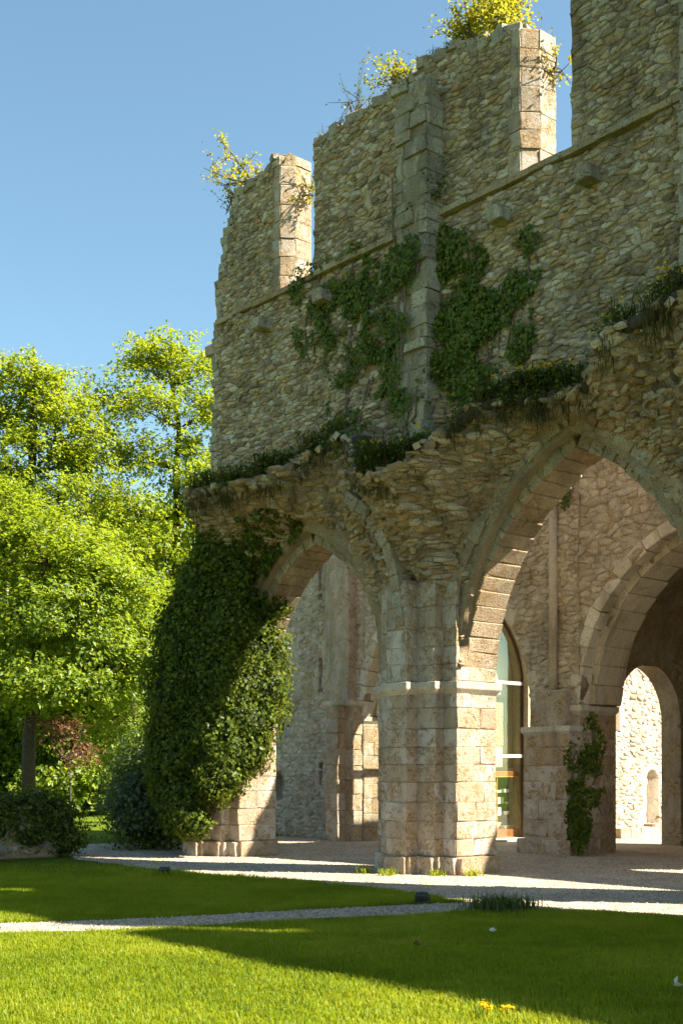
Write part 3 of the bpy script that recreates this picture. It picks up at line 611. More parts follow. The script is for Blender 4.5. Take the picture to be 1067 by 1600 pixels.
for z0, z1 in ((.06, 2.0), (2.1, 3.8), (3.86, 5.75)):
    mb = MB(); ys = np.linspace(GA[0]-GA[1], GA[0]+GA[1], 40); tz = [min(z1, max(z0, float(arch_z(np.array(y), *GA)))) for y in ys]
    for y, z in zip(ys, tz): mb.v += [(XG-.2, y, z0), (XG-.2, y, z), (XG-.212, y, z0), (XG-.212, y, z)]
    for i in range(39): a, b = 4*i, 4*i+4; mb.f += [(a, b, b+1, a+1), (b+2, a+2, a+3, b+3)]
    mb.build('pane', M['glass'], gw)
for z in (2.05, 3.83): MB().box((XG-.26, GA[0]-GA[1], z-.04), (XG-.14, GA[0]+GA[1], z+.04)).build('transom', M['steel'], gw)
fr = MB(); ys = [GA[0]+GA[1]-.02]+[GA[0]+GA[1]*math.cos(q) for q in np.linspace(0, math.pi/2, 14)][1:]
fr.tube([(XG-.18, GA[0]+GA[1]-.03, 0.05)]+[(XG-.18, y-.03, float(arch_z(np.array(y), *GA))-.03) for y in ys], [.035]*(len(ys)+1), 6).build('glazing_frame', M['metal'], gw)
MB().box((XG-3.5, 5.9, 0), (XG-3.3, 10.4, 7.2)).build('room_wall', M['olive'], gw); MB().box((XG-3.5, 10.2, 0), (XG-.5, 10.4, 7.2)).build('room_wall', M['olive'], gw)
MB().box((XG-.56, 7.1, 1.76), (XG-.52, 9.7, 6.0)).build('added_backing', M['olive'], gw); MB().box((XG-.518, 7.3, 2.3), (XG-.50, 8.75, 3.5)).build('wall_panel', M['plaster'], gw, bev=.004)  # olive backing added close behind the glass to catch sun and brighten the panes
MB().box((XG-.5, 6.2, 0), (XG+.35, 9.2, .05)).build('threshold', M['dress'], gw, bev=.01)
dc = empty('display_case', (XG-.75, 7.9, 0), 'wooden display case with green backing behind the glass', 'display case'); dc.location = (0, 0, 0)
cx0, cx1, cy0, cy1 = XG-.75, XG-.3, 7.7, 9.12
MB().box((cx0, cy0, .05), (cx1, cy1, .26)).build('base', M['wood'], dc, bev=.01); MB().box((cx0, cy0, 1.56), (cx1, cy1, 1.68)).build('cornice', M['wood'], dc, bev=.01)
MB().box((cx0, cy0, .26), (cx0+.03, cy1, 1.56)).build('back_panel', M['felt'], dc)
for y in (cy0, cy1-.06): MB().box((cx1-.06, y, .26), (cx1, y+.06, 1.56)).build('post', M['wood'], dc, bev=.006)
for y in (cy1-.12, cy0+.55): MB().box((cx1-.04, y, .28), (cx1-.025, y+.025, 1.55)).build('edge_strip', M['brass'], dc)
MB().box((cx1-.03, cy0, 1.535), (cx1+.004, cy1, 1.56)).build('edge_strip', M['brass'], dc)
for k, z in enumerate((.58, .86, 1.14)): MB().box((cx0+.03, cy0+.04, z), (cx1-.08, cy1-.06, z+.012)).build('shelf', M['glass'], dc)
for nm, lab, y, z, w, h in (('booklet', 'open white booklet on the top shelf of the display case', 7.98, 1.152, .2, .06), ('booklet', 'small folded white card at the right of the top shelf', 8.3, 1.152, .2, .09), ('book', 'upright white book on the middle shelf', 8.12, .872, .1, .17),
                            ('book', 'leaning white book beside the upright one on the middle shelf', 8.25, .872, .09, .16), ('card', 'small white card at the right end of the middle shelf', 8.44, .872, .1, .06), ('box', 'square white box on the lowest shelf', 8.02, .592, .12, .2), ('bowl', 'white bowl on the lowest shelf', 8.38, .592, .16, .1), ('plate', 'large pale plate in the bottom of the display case', 7.95, .262, .32, .16), ('tray', 'flat white tray in the bottom of the display case', 8.4, .262, .34, .08)):
    y += .47; mb = MB()
    if nm in ('bowl', 'plate'): mb.tube([(cx0+.2, y, z), (cx0+.2, y, z+h*.5), (cx0+.2, y, z+h)], [w*.25, w*.42, w*.5], 10)
    else: mb.box((cx0+.14, y-w/2, z+.001), (cx0+.2 if nm in ('book', 'card') else cx0+.3, y+w/2, z+h))
    o = mb.build(nm, M['paper'], bev=.006 if nm not in ('bowl', 'plate') else 0); tag(o, lab, nm, 'objects in the display case')

# ---------------------------------------------------------------- foliage builders
def unit(v): return v/np.maximum(np.linalg.norm(v, axis=-1, keepdims=True), 1e-6)
def leaves(name, P, Nn, size, mat, parent=None, rnd=None, aspect=.8, fold=.25, down=.5, kind=None):
    n = len(P); P = np.asarray(P); size = np.broadcast_to(size, (n,))[:, None]
    rv = RNG.normal(size=(n, 3)); d = unit(rv+np.array([0, 0, -1.])*down*2); Nn = unit(np.asarray(Nn)+RNG.normal(size=(n, 3))*.45)
    d = unit(d-Nn*np.sum(d*Nn, 1, keepdims=True)); s = np.cross(Nn, d)
    b = P-d*size*.5; tip = P+d*size*.5; l = P-d*size*.08+s*size*aspect*.5+Nn*size*fold*.5; r = P-d*size*.08-s*size*aspect*.5+Nn*size*fold*.5
    V = np.stack([b, l, tip, r], 1).reshape(-1, 3); i = np.arange(n)[:, None]*4; F = np.concatenate([i+np.array([[0, 3, 2]]), i+np.array([[0, 2, 1]])])
    rnd = RNG.random(n) if rnd is None else np.clip(rnd, 0, 1)
    o = link(name, npmesh(name, V, F, np.repeat(rnd, 4)), mat, parent)
    if kind: o['kind'] = kind
    return o
def blades(name, P, h, w, mat, parent=None, lean=.5, kind=None, droop=0., rnd=None):
    n = len(P); P = np.asarray(P); h = np.broadcast_to(h, (n,)); a = RNG.uniform(0, 2*np.pi, n); l = RNG.uniform(.1, lean, n)
    d = np.c_[np.cos(a), np.sin(a), np.zeros(n)]; s = np.c_[-np.sin(a), np.cos(a), np.zeros(n)]*w*.5; up = np.array([0, 0, 1.])
    m = P+d*(l*h*.3)[:, None]+up*(h*.6)[:, None]; t = P+d*(l*h*1.0)[:, None]+up*(h*(1-.4*l-droop))[:, None]
    V = np.stack([P-s, P+s, m+s*.8, m-s*.8, t], 1).reshape(-1, 3); i = np.arange(n)[:, None]*5
    F = np.concatenate([i+np.array([[0, 1, 2]]), i+np.array([[0, 2, 3]]), i+np.array([[3, 2, 4]])])
    o = link(name, npmesh(name, V, F, np.repeat(RNG.random(n) if rnd is None else np.clip(rnd, 0, 1), 5)), mat, parent)
    if kind: o['kind'] = kind
    return o
def tree(name, label, base, trunk, r0, blobs, per, leafmat, lsize, spread=.55, group=None, bark='bark', palm=5, seed=1, cat='tree', nsub=9, flower=None):
    rr = np.random.default_rng(seed); root = empty(name, tuple(base), label, cat, group); root.location = (0, 0, 0)
    br = MB(); base = np.array(base, float); trunk = [np.array(p, float) for p in trunk]
    pts = [base]+trunk; br.tube(pts, [r0*(1-.65*i/(len(pts)-1)) for i in range(len(pts))], 8); LP = []
    for (c, rad) in blobs:
        c = np.array(c, float); rad = np.array(rad, float); k = rr.integers(max(0, len(pts)//2-1), len(pts)); p0 = pts[k]
        j = min(range(len(pts)), key=lambda q: np.linalg.norm(pts[q]-c)+(3 if pts[q][2] > c[2] else 0)); p0 = pts[j]
        mid = (p0+c)/2+np.array([0, 0, -.06*np.linalg.norm(c-p0)])+rr.normal(size=3)*.15; rl = max(.03, r0*.33*(1-.5*j/len(pts)))
        limb = [p0+(mid-p0)*.5+rr.normal(size=3)*.08, mid, (mid+c)/2+rr.normal(size=3)*.1, c]; br.tube([p0]+limb, [rl, rl*.85, rl*.65, rl*.45, rl*.2], 5)
        for q in range(nsub):
            u = unit(rr.normal(size=3)); tgt = c+u*rad*rr.uniform(.55, 1.0)**.6; s = limb[rr.integers(1, 4)]
            m2 = (s+tgt)/2+rr.normal(size=3)*.12*np.mean(rad)+np.array([0, 0, .1]); br.tube([s, m2, tgt], [rl*.32, rl*.2, .008], 4)
            n = per//nsub; f = rr.uniform(.35, 1.1, n)[:, None]; sp = rr.normal(size=(n, 3))*spread*np.array([1, 1, .55]); LP.append(m2+(tgt-m2)*f+sp)
    tr = br.build('trunk', M[bark], root, smooth=True); P = np.concatenate(LP)
    if palm > 1:
        P = np.repeat(P, palm, 0)+rr.normal(size=(len(P)*palm, 3))*lsize*.45
    cn = unit(P-np.mean(P, 0))*.4+np.array([0, 0, .8]); leaves('crown', P, cn, rr.uniform(.7, 1.25, len(P))*lsize, leafmat, root, aspect=.55 if palm > 1 else .75, down=.55)
    if flower is not None:
        q = P[rr.integers(0, len(P), flower)]; leaves('blossom', np.repeat(q, 6, 0)+np.tile(np.linspace(0, .22, 6), flower)[:, None]*np.array([0, 0, 1.])+rr.normal(size=(flower*6, 3))*.025, rr.normal(size=(flower*6, 3)), .085, M['white'], root)
    return root

# ---------------------------------------------------------------- trees on the left
def bl(px, py, d, rx, rz, ry=None): return (pix(px, py, d), (rx, ry or rx, rz))
def gz(px, d): p = pix(px, 1210, d); return (p[0], p[1], 0)
b = gz(45, 38); tree('chestnut_tree', 'bright green chestnut tree with a dark trunk behind the low wall', b, [pix(45, 1160, 38), pix(52, 1080, 38), pix(60, 980, 38.3), pix(70, 880, 38.5)], .24,
     [bl(20, 1060, 37, 1.3, .8), bl(100, 1065, 36.5, 1.3, .7), bl(165, 1050, 37, 1.2, .8), bl(210, 1010, 37.5, 1.0, .9), bl(30, 960, 37.5, 1.5, 1.0), bl(120, 970, 37, 1.5, 1.0), bl(190, 930, 38, 1.2, 1.0), bl(60, 870, 38.5, 1.6, 1.1), bl(150, 880, 38.5, 1.4, 1.0), bl(-60, 1000, 38, 1.8, 1.4), bl(10, 800, 39, 1.5, 1.1), bl(-70, 860, 39, 1.8, 1.3)],
     760, M['chest'], .17, .46, seed=3, flower=70)
b = gz(-60, 44); tree('chestnut_tree', 'tall chestnut tree with pale blossoms, farthest left', b, [pix(-45, 1050, 44), pix(10, 880, 44), pix(50, 740, 44), pix(55, 620, 44)], .3,
     [bl(40, 590, 44, 1.1, .7), bl(20, 650, 44, 1.3, .9), bl(95, 640, 44, 1.2, .8), bl(60, 720, 43.5, 1.7, 1.0), bl(0, 740, 43.5, 1.4, 1.1), bl(130, 700, 44, 1.2, .9), bl(30, 820, 43, 1.8, 1.1), bl(110, 800, 43, 1.6, 1.0), bl(-70, 720, 44, 1.8, 1.6), bl(-60, 840, 44, 1.8, 1.6), bl(150, 860, 43.5, 1.3, 1.0), bl(85, 900, 43, 1.6, 1.0)],
     620, M['lime'], .17, .46, seed=5, flower=110, group='trees')
b = gz(278, 46); tree('broadleaf_tree', 'tall open-crowned tree with visible dark branches beside the wall end', b, [pix(268, 950, 46), pix(277, 810, 46), pix(275, 735, 46.2), pix(280, 670, 46), pix(268, 600, 46.2)], .2,
     [bl(265, 545, 46, 1.3, .7), bl(230, 575, 46, 1.1, .6), bl(310, 575, 46, 1.1, .7), bl(180, 610, 45.5, 1.3, .7), bl(240, 640, 45, 1.4, .7), bl(320, 640, 46, 1.2, .8), bl(160, 680, 45, 1.4, .8), bl(215, 710, 45, 1.4, .7), bl(310, 710, 46, 1.2, .7), bl(150, 770, 44.5, 1.5, .8), bl(220, 800, 45, 1.4, .7), bl(310, 790, 46, 1.2, .8), bl(180, 860, 44.5, 1.4, .7), bl(250, 860, 45.5, 1.4, .8), bl(230, 930, 45, 1.3, .8), bl(350, 740, 47, 1.3, .8), bl(360, 640, 47, 1.2, .8), bl(300, 750, 45.5, 1.2, .7), bl(325, 850, 46, 1.2, .8), bl(290, 900, 46, 1.2, .8), bl(340, 800, 46, 1.0, .7)],
     330, M['lime'], .17, .40, seed=9, nsub=12)
b = gz(215, 40); tree('lime_tree', 'leafy young tree with low green branches between trunk and ivy', b, [pix(212, 1140, 40), pix(208, 1060, 40), pix(205, 980, 40)], .14,
     [bl(180, 1120, 39, 1.2, .9), bl(225, 1090, 40, 1.2, .9), bl(200, 1180, 39.5, 1.3, .8), bl(250, 1000, 41, 1.1, 1.0), bl(215, 950, 41, 1.2, .9)], 420, M['chest'], .13, .4, seed=12)
for i, (px, dd, hh, sd) in enumerate(((-120, 62, 13, 21), (20, 62, 15, 22), (130, 56, 14, 23), (235, 58, 15, 24), (320, 62, 14, 25), (-30, 52, 8, 26), (175, 50, 8, 27), (95, 49, 6.5, 28))):
    b = np.array(gz(px, dd)); lab = ['far tree left of the frame edge', 'far tree behind the tall blossoming chestnut', 'far tree filling the gap behind the chestnut trunk', 'far tree behind the open-crowned tree', 'far tree hidden mostly behind the wall end', 'smaller tree at the far left behind the low wall', 'low leafy tree behind the dark shrub beside the ivy', 'low leafy tree right behind the reddish shrub'][i]
    tree('background_tree', lab, b, [b+np.array([0, 0, hh*.3]), b+np.array([.2, 0, hh*.6]), b+np.array([.1, .2, hh*.85])], .22,
         [(b+np.array([random.uniform(-2.2, 2.2), random.uniform(-2, 2), hh*q]), (1.9, 1.9, 1.3)) for q in (.2, .3, .38, .46, .52, .6, .66, .74, .82, .92)], 700, M['chest'], .24, .7, group='background trees', seed=sd, palm=4)
P = np.stack([RNG.uniform(-260, 420, 26000), RNG.uniform(0, 1, 26000)], 1)
dp = RNG.uniform(48, 60, 26000); U = np.stack([pix(a, 1210, d) for a, d in zip(P[:, 0], dp)]); U[:, 2] = P[:, 1]**1.4*(2.6+1.2*vn(P[:, 0]*.02, dp*.2))
tag(leaves('undergrowth', U, np.tile([0, 0, 1.], (26000, 1)), RNG.uniform(.15, .3, 26000), M['chest']), 'mass of green undergrowth beyond the lawn on the left', 'undergrowth', kind='stuff')
b = gz(112, 36); tree('copper_shrub', 'reddish brown shrub beside the dark chestnut trunk', b, [pix(110, 1240, 36), pix(108, 1190, 36)], .05, [bl(105, 1150, 36, .6, .45), bl(125, 1180, 36, .5, .4), bl(90, 1130, 36, .5, .3)], 160, M['copper'], .09, .22, seed=31, palm=3, cat='shrub')
def shrub(name, label, blobs, n, mat, size, core=True, cat='shrub', lift=.3):
    root = empty(name, (0, 0, 0), label, cat); Ps, Ns = [], []; A = sum(r[0]*r[2] for _, r in blobs)
    for c, r in blobs:
        c = np.array(c); r = np.array(r); k = int(n*r[0]*r[2]/A); u = unit(RNG.normal(size=(k, 3))); q = (.72+.42*RNG.random(k)**1.4)[:, None]*(1+.26*vn(u[:, 0]*2.4+c[0]*3, u[:, 1]*2.4, u[:, 2]*2.4+c[2]*3)+.16*vn(u[:, 0]*7+c[0], u[:, 1]*7, u[:, 2]*7))[:, None]
        Ps.append(c+u*r*q); Ns.append(u+np.array([0, 0, lift]))
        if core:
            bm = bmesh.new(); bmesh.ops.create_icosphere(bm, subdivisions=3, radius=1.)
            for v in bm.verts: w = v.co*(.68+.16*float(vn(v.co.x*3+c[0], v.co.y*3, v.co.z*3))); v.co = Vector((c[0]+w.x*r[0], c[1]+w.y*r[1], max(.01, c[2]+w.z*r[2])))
            me = bpy.data.meshes.new('stems_or_core'); bm.to_mesh(me); bm.free(); link('stems_or_core', me, M['core'], root)  # filler blob added inside the leaves, its dark colour stands for inner shade
    P = np.concatenate(Ps); Nn = np.concatenate(Ns); ok = P[:, 2] > .02; leaves('foliage', P[ok], Nn[ok], RNG.uniform(.45, 1.5, ok.sum())*size, mat, root); return root
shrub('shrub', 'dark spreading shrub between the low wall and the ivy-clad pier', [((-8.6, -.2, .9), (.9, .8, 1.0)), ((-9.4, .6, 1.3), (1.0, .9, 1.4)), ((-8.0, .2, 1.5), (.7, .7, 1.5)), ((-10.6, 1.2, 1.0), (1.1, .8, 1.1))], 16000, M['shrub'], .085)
# ---------------------------------------------------------------- low wall with ivy
lo = empty('low_garden_wall', (-7.4, -4, 0), 'low dark stone garden wall overgrown with ivy at the left edge', 'wall'); lo.location = (0, 0, 0)
MB().box((-7.9, -9, 0), (-7.42, -2.75, .85)).build('wall_core', M['mortar'], lo, bev=.03)
itl = rubble(-9, -2.75, lambda t: np.zeros(np.shape(t)), lambda t: np.full(np.shape(t), .85), lambda t, z: -.02*vn(t*3, z*3), wid=(.15, .4), hei=(.09, .15), seed=46); joined('rubble_masonry', rot(itl, -7.42), M['weather'], lo)
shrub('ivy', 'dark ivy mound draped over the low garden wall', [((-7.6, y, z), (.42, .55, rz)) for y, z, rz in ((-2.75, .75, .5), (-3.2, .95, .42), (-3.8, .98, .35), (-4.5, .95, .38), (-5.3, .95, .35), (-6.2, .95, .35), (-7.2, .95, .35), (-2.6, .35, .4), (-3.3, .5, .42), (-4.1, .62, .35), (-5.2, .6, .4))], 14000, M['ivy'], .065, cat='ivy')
# ---------------------------------------------------------------- great ivy on the left pier
def onyb(px, py, y, r, ry=.7, rz=None): p = onY(px, py, y); return (tuple(p), (r, ry, rz or r))
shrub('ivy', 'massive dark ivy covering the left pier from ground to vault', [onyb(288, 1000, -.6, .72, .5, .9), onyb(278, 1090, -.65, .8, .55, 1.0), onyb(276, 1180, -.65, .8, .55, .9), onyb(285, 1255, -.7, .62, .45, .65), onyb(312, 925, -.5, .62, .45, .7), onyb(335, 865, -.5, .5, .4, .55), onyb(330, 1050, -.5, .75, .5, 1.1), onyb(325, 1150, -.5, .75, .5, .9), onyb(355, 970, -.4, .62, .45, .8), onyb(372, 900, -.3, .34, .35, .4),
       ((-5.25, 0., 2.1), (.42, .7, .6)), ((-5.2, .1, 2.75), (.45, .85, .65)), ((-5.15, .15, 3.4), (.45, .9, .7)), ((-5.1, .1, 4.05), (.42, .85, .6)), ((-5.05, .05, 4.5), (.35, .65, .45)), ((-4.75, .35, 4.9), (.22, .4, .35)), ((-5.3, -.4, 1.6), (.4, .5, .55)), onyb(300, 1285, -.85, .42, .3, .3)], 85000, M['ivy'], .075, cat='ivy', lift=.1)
# ---------------------------------------------------------------- climbing ivy on the walls
def wall_ivy(name, label, spots, dens, yfun, mat=None, size=.07, thr=0., depth=.12, stems_or_core=True):
    root = empty(name, (0, 0, 0), label, 'ivy'); Ps = []
    for px, py, rx, ry, y0 in spots:
        c = onY(px, py, y0); k = int(dens*rx*ry*4); q = RNG.uniform(-1, 1, (k, 2)); r2 = (q**2).sum(1); t = c[0]+q[:, 0]*rx; z = c[2]+q[:, 1]*ry
        ok = (r2 < 1) & (vn(t*2.6, z*2.6, 21.)+.55*vn(t*7, z*7, 22.)+RNG.normal(size=k)*.22 > thr+.12-.5*(1-r2)); Ps.append(np.c_[t, yfun(t, z), z][ok])
    P = np.concatenate(Ps); P[:, 1] -= RNG.uniform(.02, depth, len(P))*(1+.7*vn(P[:, 0]*3, P[:, 2]*3, 5.)); leaves('foliage', P, np.tile([.1, -1, .25], (len(P), 1)), RNG.uniform(.7, 1.3, len(P))*size, mat or M['ivywall'], root, down=.8)
    if stems_or_core:
        mb = MB()
        for px, py, rx, ry, y0 in spots:
            c = onY(px, py, y0)
            for j in range(2):
                t = c[0]+random.uniform(-.5, .5)*rx; zz = np.linspace(c[2]-ry, c[2]+ry*.7, 6); tt = t+np.cumsum(RNG.normal(size=6)*.05); mb.tube([(a, float(yfun(np.array(a), np.array(z)))-.03, z) for a, z in zip(tt, zz)], [.018]*6, 4)
        tag(mb.build('stems_or_core', M['twig'], root), kind='stuff')
    return root
wall_ivy('ivy', 'thick green ivy sheet on the upper wall right of the buttress', [(690, 420, .5, .7, 0), (720, 460, .65, 1.0, 0), (700, 540, .65, 1.1, 0), (745, 530, .6, 1.0, 0), (690, 620, .5, .8, -.1), (725, 600, .6, .8, 0), (670, 480, .3, 1.0, 0)], 1300, yf, thr=.08)
wall_ivy('ivy', 'narrow ivy tongue right of the thick ivy sheet', [(820, 415, .38, .6, 0), (800, 470, .42, .7, 0), (815, 520, .32, .5, 0), (775, 500, .3, .6, 0)], 1300, yf, thr=.06)
wall_ivy('ivy', 'thin straggling ivy left of the buttress below the string course', [(480, 450, .7, .4, 0), (540, 430, .7, .5, 0), (505, 500, .8, .7, 0), (550, 560, .8, 1.0, 0), (545, 650, .7, .8, -.1), (600, 540, .45, .9, -.1), (570, 470, .6, .7, 0)], 1000, yf, thr=.2)
wall_ivy('ivy', 'ivy strands climbing the buttress strip', [(598, 330, .22, .7, -.5), (625, 420, .3, .5, -.5), (600, 420, .3, .4, -.3), (640, 400, .35, .35, -.4), (590, 580, .25, .5, -.4), (625, 500, .3, .6, -.4), (610, 600, .35, .6, -.4), (640, 640, .3, .4, -.4)], 900, lambda t, z: np.minimum(yf(t, z), np.where((np.abs(t+.17) < .38) & (z > 6.7), -.42, 0)), thr=.02)
wall_ivy('ivy', 'dark ivy hanging under the broken vault above the left pier', [(385, 850, .45, .45, -.5), (415, 820, .35, .3, -.6), (365, 860, .5, .5, -.6)], 1300, yf, mat=M['ivy'], thr=-.05)
wall_ivy('ivy', 'ivy climbing the inner pier left of the dark chamber', [(915, 1240, .3, 1.2, 5.2), (935, 1170, .25, .7, 5.2), (905, 1290, .32, .5, 5.15), (945, 1250, .15, .3, 5.2), (900, 1200, .14, .5, 5.2)], 1600, lambda t, z: np.full(np.shape(t), 5.1), mat=M['ivy'], thr=-.15)
wall_ivy('ivy', 'slim ivy strand beside the glazed arch', [(836, 1250, .16, .7, 5.2), (840, 1200, .12, .5, 5.2)], 1600, lambda t, z: np.full(np.shape(t), 5.3), mat=M['ivy'], thr=-.2)
wall_ivy('ivy', 'small ivy sprig on the inner wall high beside the arch', [(888, 772, .12, .35, 5.5)], 1500, lambda t, z: np.full(np.shape(t), 5.45), thr=-.3, stems_or_core=False)
# ---------------------------------------------------------------- plants on ledges and wall tops
def ledge_plants(label, t0, t1, n, dz=.0, flowers=14, hang=True, h=.3):
    root = empty('ledge_plants', (0, 0, 0), label, 'plants', 'plants growing on the broken vaults'); t = RNG.uniform(t0, t1, n*3); t = t[vn(t*2.4, 4.4)+.5*vn(t*7, 1.7) > RNG.uniform(-.5, .5, n*3)][:n]; n = len(t); L = np.interp(t, *LT)+.05
    p = np.interp(t, *PM); f = RNG.uniform(.1, 1.02, n); P = np.c_[t, -p*f, L+.02+.15*(1-f)+dz]
    mb = MB(); tt = np.linspace(t0, t1, 14)
    for a in tt: 
        l = float(np.interp(a, *LT)); q = float(np.interp(a, *PM)); mb.tube([(a, .05, l+.12), (a+.02, -q*.5, l+.10), (a, -q*.95, l-.02)], [.16, .14, .08], 6)
    mb.build('soil', M['soil'], root, smooth=True)
    blades('grass_tuft', P[::2], (RNG.uniform(.3, 1.1, n)*h*(1+.6*vn(t*5, 2.)))[::2], .014, M['tuft'], root, lean=1.8, droop=.2, kind='stuff'); k = n
    leaves('foliage', P[:k]+np.c_[RNG.normal(size=(k, 2))*.07, RNG.uniform(-.25, .75, k)*h], np.tile([0, -.5, 1.], (k, 1)), RNG.uniform(.04, .10, k), M['ivywall'], root)
    if hang:
        k = n//4; e = np.c_[t[:k], -p[:k]*RNG.uniform(.85, 1.08, k), L[:k]-RNG.uniform(-.05, .3, k)]; blades('hanging_roots', e, -RNG.uniform(.05, .4, k)*(1+.7*vn(t[:k]*6, 8.)), .012, M['tuft'], root, lean=1.2, kind='stuff')
    if flowers:
        q = P[RNG.integers(0, n, flowers)]+np.array([0, -.03, h*.9]); q = np.repeat(q, 4, 0)+RNG.normal(size=(flowers*4, 3))*.025; leaves('flowers', q, RNG.normal(size=q.shape), .05, M['yellow'], root, kind='stuff')
ledge_plants('dry grass and plants on the broken vault above the left arch', -5.4, -2.0, 3200, flowers=22, h=.45)
ledge_plants('dark plants on the low broken vault above the central pier', -1.4, 1.0, 3600, flowers=14, h=.5)
ledge_plants('plants with yellow flowers above the crown of the right arch', 1.1, 3.5, 2600, flowers=26, h=.42)
ledge_plants('plants on the broken vault at the right frame edge', 3.7, 5.2, 1100, flowers=22, h=.4)
def sapling(label, base, tips, n, mat, size, seed, spread=.14, name='sapling', r=.025):
    rr = np.random.default_rng(seed); root = empty(name, (0, 0, 0), label, 'shrub'); mb = MB(); Ps = []; base = np.array(base)
    for tp in tips:
        tp = np.array(tp); m = (base+tp)/2+rr.normal(size=3)*.07; mb.tube([base, m, tp], [r, r*.6, .006], 5)
        for q in range(5):
            s = m+(tp-m)*rr.uniform(0, 1); e = s+rr.normal(size=3)*.22+np.array([0, 0, .08]); mb.tube([s, e], [.008, .004], 3); k = n//(5*len(tips)); Ps.append(s+(e-s)*rr.uniform(.2, 1.1, k)[:, None]+rr.normal(size=(k, 3))*spread*.6)
    mb.build('branches', M['twig'], root); P = np.concatenate(Ps); leaves('foliage', P, np.tile([0, 0, 1.], (len(P), 1)), rr.uniform(.7, 1.3, len(P))*size, mat, root); return root
yt = .4
sapling('bushy yellow-green birch sapling on top of the middle wall', onY(765, 70, yt), [onY(x, y, yt+dy_) for x, y, dy_ in ((715, 50, 0), (730, 15, .2), (750, -5, -.2), (770, -25, .2), (790, -10, 0), (808, 10, .2), (820, 30, -.1), (760, 20, .3), (785, 25, -.3), (700, 75, 0))], 4200, M['birch'], .06, 1, .17)
sapling('leafy weed bush at the top of the buttress', onY(622, 150, .1), [onY(x, y, .1) for x, y in ((600, 120), (612, 112), (628, 108), (640, 118), (618, 135))], 900, M['birch'], .05, 2, .1)
sapling('small flowering weed on the crest left of the buttress', onY(552, 185, .2), [onY(x, y, .2) for x, y in ((545, 160), (556, 152), (566, 162))], 110, M['shrub'], .05, 3, .06)
sapling('young tree leaning out from the broken left end of the wall', onY(395, 285, .3), [onY(x, y, .3) for x, y in ((340, 215), (318, 262), (345, 290), (365, 248), (385, 262), (400, 262), (355, 310))], 800, M['birch'], .06, 4, .08)
sapling('dark tuft of weeds on the ragged wall end', onY(362, 300, .2), [onY(x, y, .1) for x, y in ((355, 285), (352, 335), (368, 310), (350, 412))], 260, M['shrub'], .05, 5, .08)
sapling('yellow-green weed growing in the left window jamb', (-3.85, .4, 12.45), [(-3.75, .3, 12.75), (-3.7, .5, 12.6), (-3.72, .4, 12.35)], 260, M['birch'], .05, 6, .07)
sapling('green weed growing in the right window jamb', (2.0, .5, 12.25), [(2.12, .45, 12.4), (2.1, .6, 12.25), (2.1, .4, 12.15)], 200, M['birch'], .05, 7, .06)
sapling('dark weed on the string course under the middle mass', (-.05, -.12, 10.65), [(-.15, -.2, 10.95), (.1, -.2, 10.9), (.25, -.15, 10.8)], 300, M['shrub'], .05, 8, .08)
P = np.c_[RNG.uniform(-3, 1.75, 1500), RNG.uniform(0, .8, 1500), np.zeros(1500)]; P[:, 2] = np.interp(P[:, 0], [-3.05, -1.2, -.7, -.3, .6, 1.5, 1.8], [13.0, 13.0, 13.05, 13.25, 13.1, 12.8, 12.75])+.04
tag(blades('crest_grass', P, RNG.uniform(.05, .2, 1500), .012, M['tuft'], None, 1.2), 'dry grass and moss along the crest of the wall', 'grass', kind='stuff')
for x0, x1, zz in ((-5.3, -4.0, 13.1), (-3.05, -.6, 13.04), (-.2, 1.85, 13.0)):
    mb = MB(); t_ = np.linspace(x0, x1, 12); mb.tube([(a, .35+.1*math.sin(a*5), (13.1 if x0 < -4 else float(np.interp(a, [-3.05, -.7, -.3, .6, 1.8], [13., 13.05, 13.25, 13.1, 12.75])))-.1+.04*math.sin(a*7)) for a in t_], [.18+.05*math.sin(a*9) for a in t_], 7).build('moss_cushion', M['moss'], wall, smooth=True)

# ---------------------------------------------------------------- lawn blades, tufts, small things
n = 420000; dpt = np.sqrt(RNG.uniform(7.0**2, 22**2, n)); dpt = 7+(dpt-7)*RNG.uniform(.55, 1, n); ppx = RNG.uniform(-80, 1150, n); cx = (ppx-533.5)/1900
X = CAMP[0]+(cx*.656-.755)*dpt; Yy = CAMP[1]+(cx*.755+.656)*dpt
ok = (Yy < gravel_edge(X)+.04+.10*vn(X*5, Yy*5)+RNG.normal(size=n)*.035) & ~on_path(X, Yy) & ~((X < -7.4) & (X > -7.9))
P = np.c_[X, Yy, np.zeros(n)][ok]; hh = (.035+.03*RNG.random(ok.sum()))*(1+.35*vn(P[:, 0]*1.5, P[:, 1]*1.5)+.2*vn(P[:, 0]*6, P[:, 1]*6))
tag(blades('grass', P, hh, .007, M['grass'], None, .9, rnd=.25+.45*RNG.random(len(P))+.32*vn(P[:, 0]*.9, P[:, 1]*.9)+.22*vn(P[:, 0]*3.3, P[:, 1]*3.3)+.12*vn(P[:, 0]*11, P[:, 1]*11)), 'short green lawn grass', 'grass', kind='stuff')
n = 26000; X = RNG.uniform(-9, 9, n); Yy = RNG.uniform(-3.1, 5, n); ok = (Yy > gravel_edge(X)) | on_path(X, Yy); P = np.c_[X, Yy, np.full(n, .008)][ok]
k2 = int(n*.25); q = RNG.integers(0, 199, k2); Pp = np.c_[px_[q]+RNG.uniform(-.42, .42, k2), py_[q]+RNG.uniform(-.3, .3, k2), np.full(k2, .012)]; P = np.concatenate([P, Pp[on_path(Pp[:, 0], Pp[:, 1])]])
tv = np.array([(1, 0, 0), (-.5, .87, 0), (-.5, -.87, 0), (.1, .1, .8)]); sz = RNG.uniform(.008, .02, len(P)); an = RNG.uniform(0, 6.28, len(P))
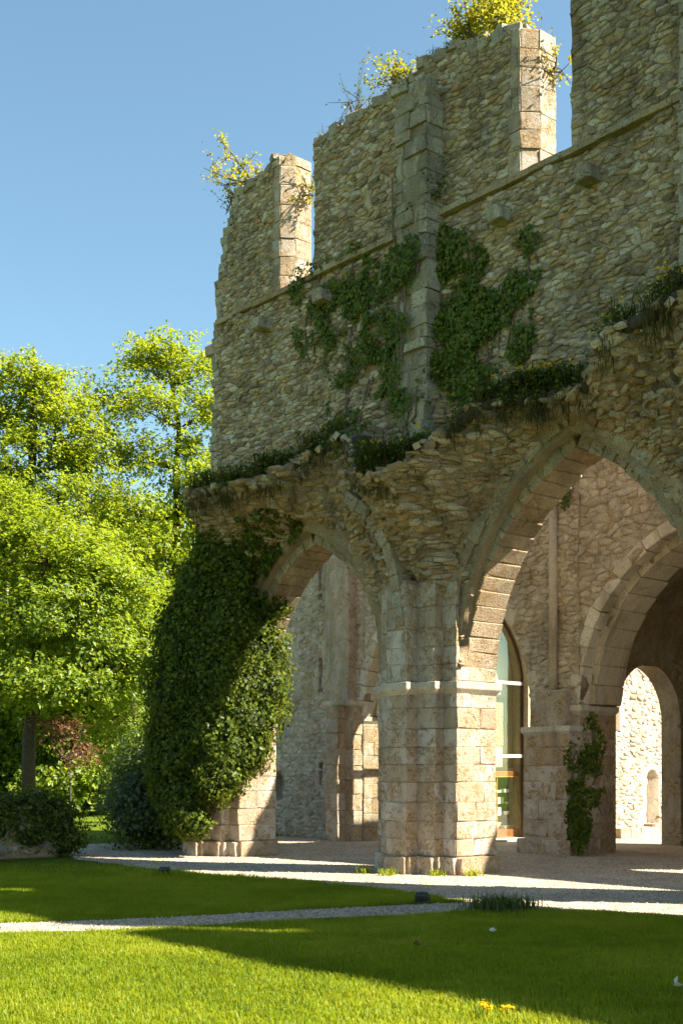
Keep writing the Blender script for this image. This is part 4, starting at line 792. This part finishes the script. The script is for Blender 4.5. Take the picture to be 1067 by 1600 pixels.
V = np.stack([np.c_[P[:, 0]+sz*(v[0]*np.cos(an)-v[1]*np.sin(an)), P[:, 1]+sz*(v[0]*np.sin(an)+v[1]*np.cos(an)), P[:, 2]+sz*v[2]] for v in tv], 1).reshape(-1, 3); i = np.arange(len(P))[:, None]*4
tag(link('gravel_stones', npmesh('gravel_stones', V, np.concatenate([i+np.array([[0, 1, 3]]), i+np.array([[1, 2, 3]]), i+np.array([[2, 0, 3]])])), M['gravel']), 'loose pale gravel stones on court and path', 'gravel', kind='stuff')
def tuft(label, p, r, h, n, mat='tuft'):
    q = RNG.normal(size=(n, 2))*r*.5; o = blades('grass_tuft', np.c_[p[0]+q[:, 0], p[1]+q[:, 1], np.zeros(n)], RNG.uniform(.5, 1.1, n)*h, .012, M[mat], None, 1.3); tag(o, label, 'grass tuft', 'long grass tufts', 'stuff'); return o
tuft('long dark grass tuft at the path corner on the right', (4.34, -3.3), .36, .26, 700, 'shrub'); tuft('long grass round the left floodlight', (-2.36, -3.6), .35, .18, 350, 'grass')
for i, (x, y, l) in enumerate(((-.75, -.85, 'left foot of the central pier'), (-.2, -.85, 'middle of the central pier foot'), (.35, -.3, 'right part of the central pier foot'), (.75, .1, 'right corner of the central pier foot'), (-11, 5.3, 'foot of the shaded inner wall'))): tuft('small weed tuft at the '+l, (x, y), .14, .16, 90, 'grass')
def spot(label, p, rz):
    e = empty('floodlight', (p[0], p[1], 0), label, 'floodlight', 'lawn floodlights'); e.rotation_euler = (0, 0, rz); e.scale = (.62, .62, .62)
    b_ = MB().box((-.13, -.07, .10), (.13, .07, .27)); o = b_.build('housing', M['black'], e, bev=.02); o.rotation_euler = (.5, 0, 0)
    MB().box((-.15, -.02, .0), (-.135, .02, .2)).build('bracket', M['black'], e); MB().box((.135, -.02, .0), (.15, .02, .2)).build('bracket', M['black'], e); MB().box((-.15, -.05, 0), (.15, .05, .015)).build('foot', M['black'], e)
    MB().box((-.11, -.075, .12), (.11, -.068, .25)).build('lens', M['glass'], o)
spot('black floodlight on the lawn at left, below the ivy', (-2.36, -3.6), .9); spot('black floodlight at the lawn edge in front of the central pier', (3.19, -3.45), .6)
for k, (x, y) in enumerate(((8.48, -8.12), (8.38, -8.05), (8.56, -8.02))):
    e = empty('dandelion', (x, y, 0), ['frontmost', 'left', 'right'][k]+' yellow dandelion of the three at the bottom edge', 'flower', 'dandelions'); MB().tube([(0, 0, 0), (.01, 0, .09)], [.004, .003], 4).build('stem', M['shrub'], e)
    q = RNG.normal(size=(26, 3))*np.array([.018, .018, .006])+np.array([.01, 0, .095]); leaves('flower_head', q, np.tile([0, 0, 1.], (26, 1)), .03, M['yellow'], e, kind='stuff')
e = empty('iris', (0, 0, 0), 'purple flower standing behind the low garden wall', 'flower'); p = pix(57, 1243, 25.5); MB().tube([(p[0], p[1], 0), tuple(p)], [.012, .008], 5).build('stem', M['shrub'], e); leaves('flower_head', p+RNG.normal(size=(40, 3))*.05, RNG.normal(size=(40, 3)), .09, M['purple'], e, kind='stuff')

for k, (px0, py0, cl) in enumerate(((1060, 1550, 'white curled'), (770, 1462, 'small pale'), (652, 1482, 'rust brown'), (508, 1340+48, 'brown'))):
    d0 = 3040/(py0-1210); q = pix(px0, 1210, d0); q[2] = .055
    o = leaves('fallen_leaf', q[None]+RNG.normal(size=(2, 3))*.012, np.tile([0, 0, 1.], (2, 1)), .075, M['copper'] if 'brown' in cl else (M['yellow'] if 'yellow' in cl else M['white'])); tag(o, cl+' fallen leaf lying on the lawn', 'leaf', 'fallen leaves')
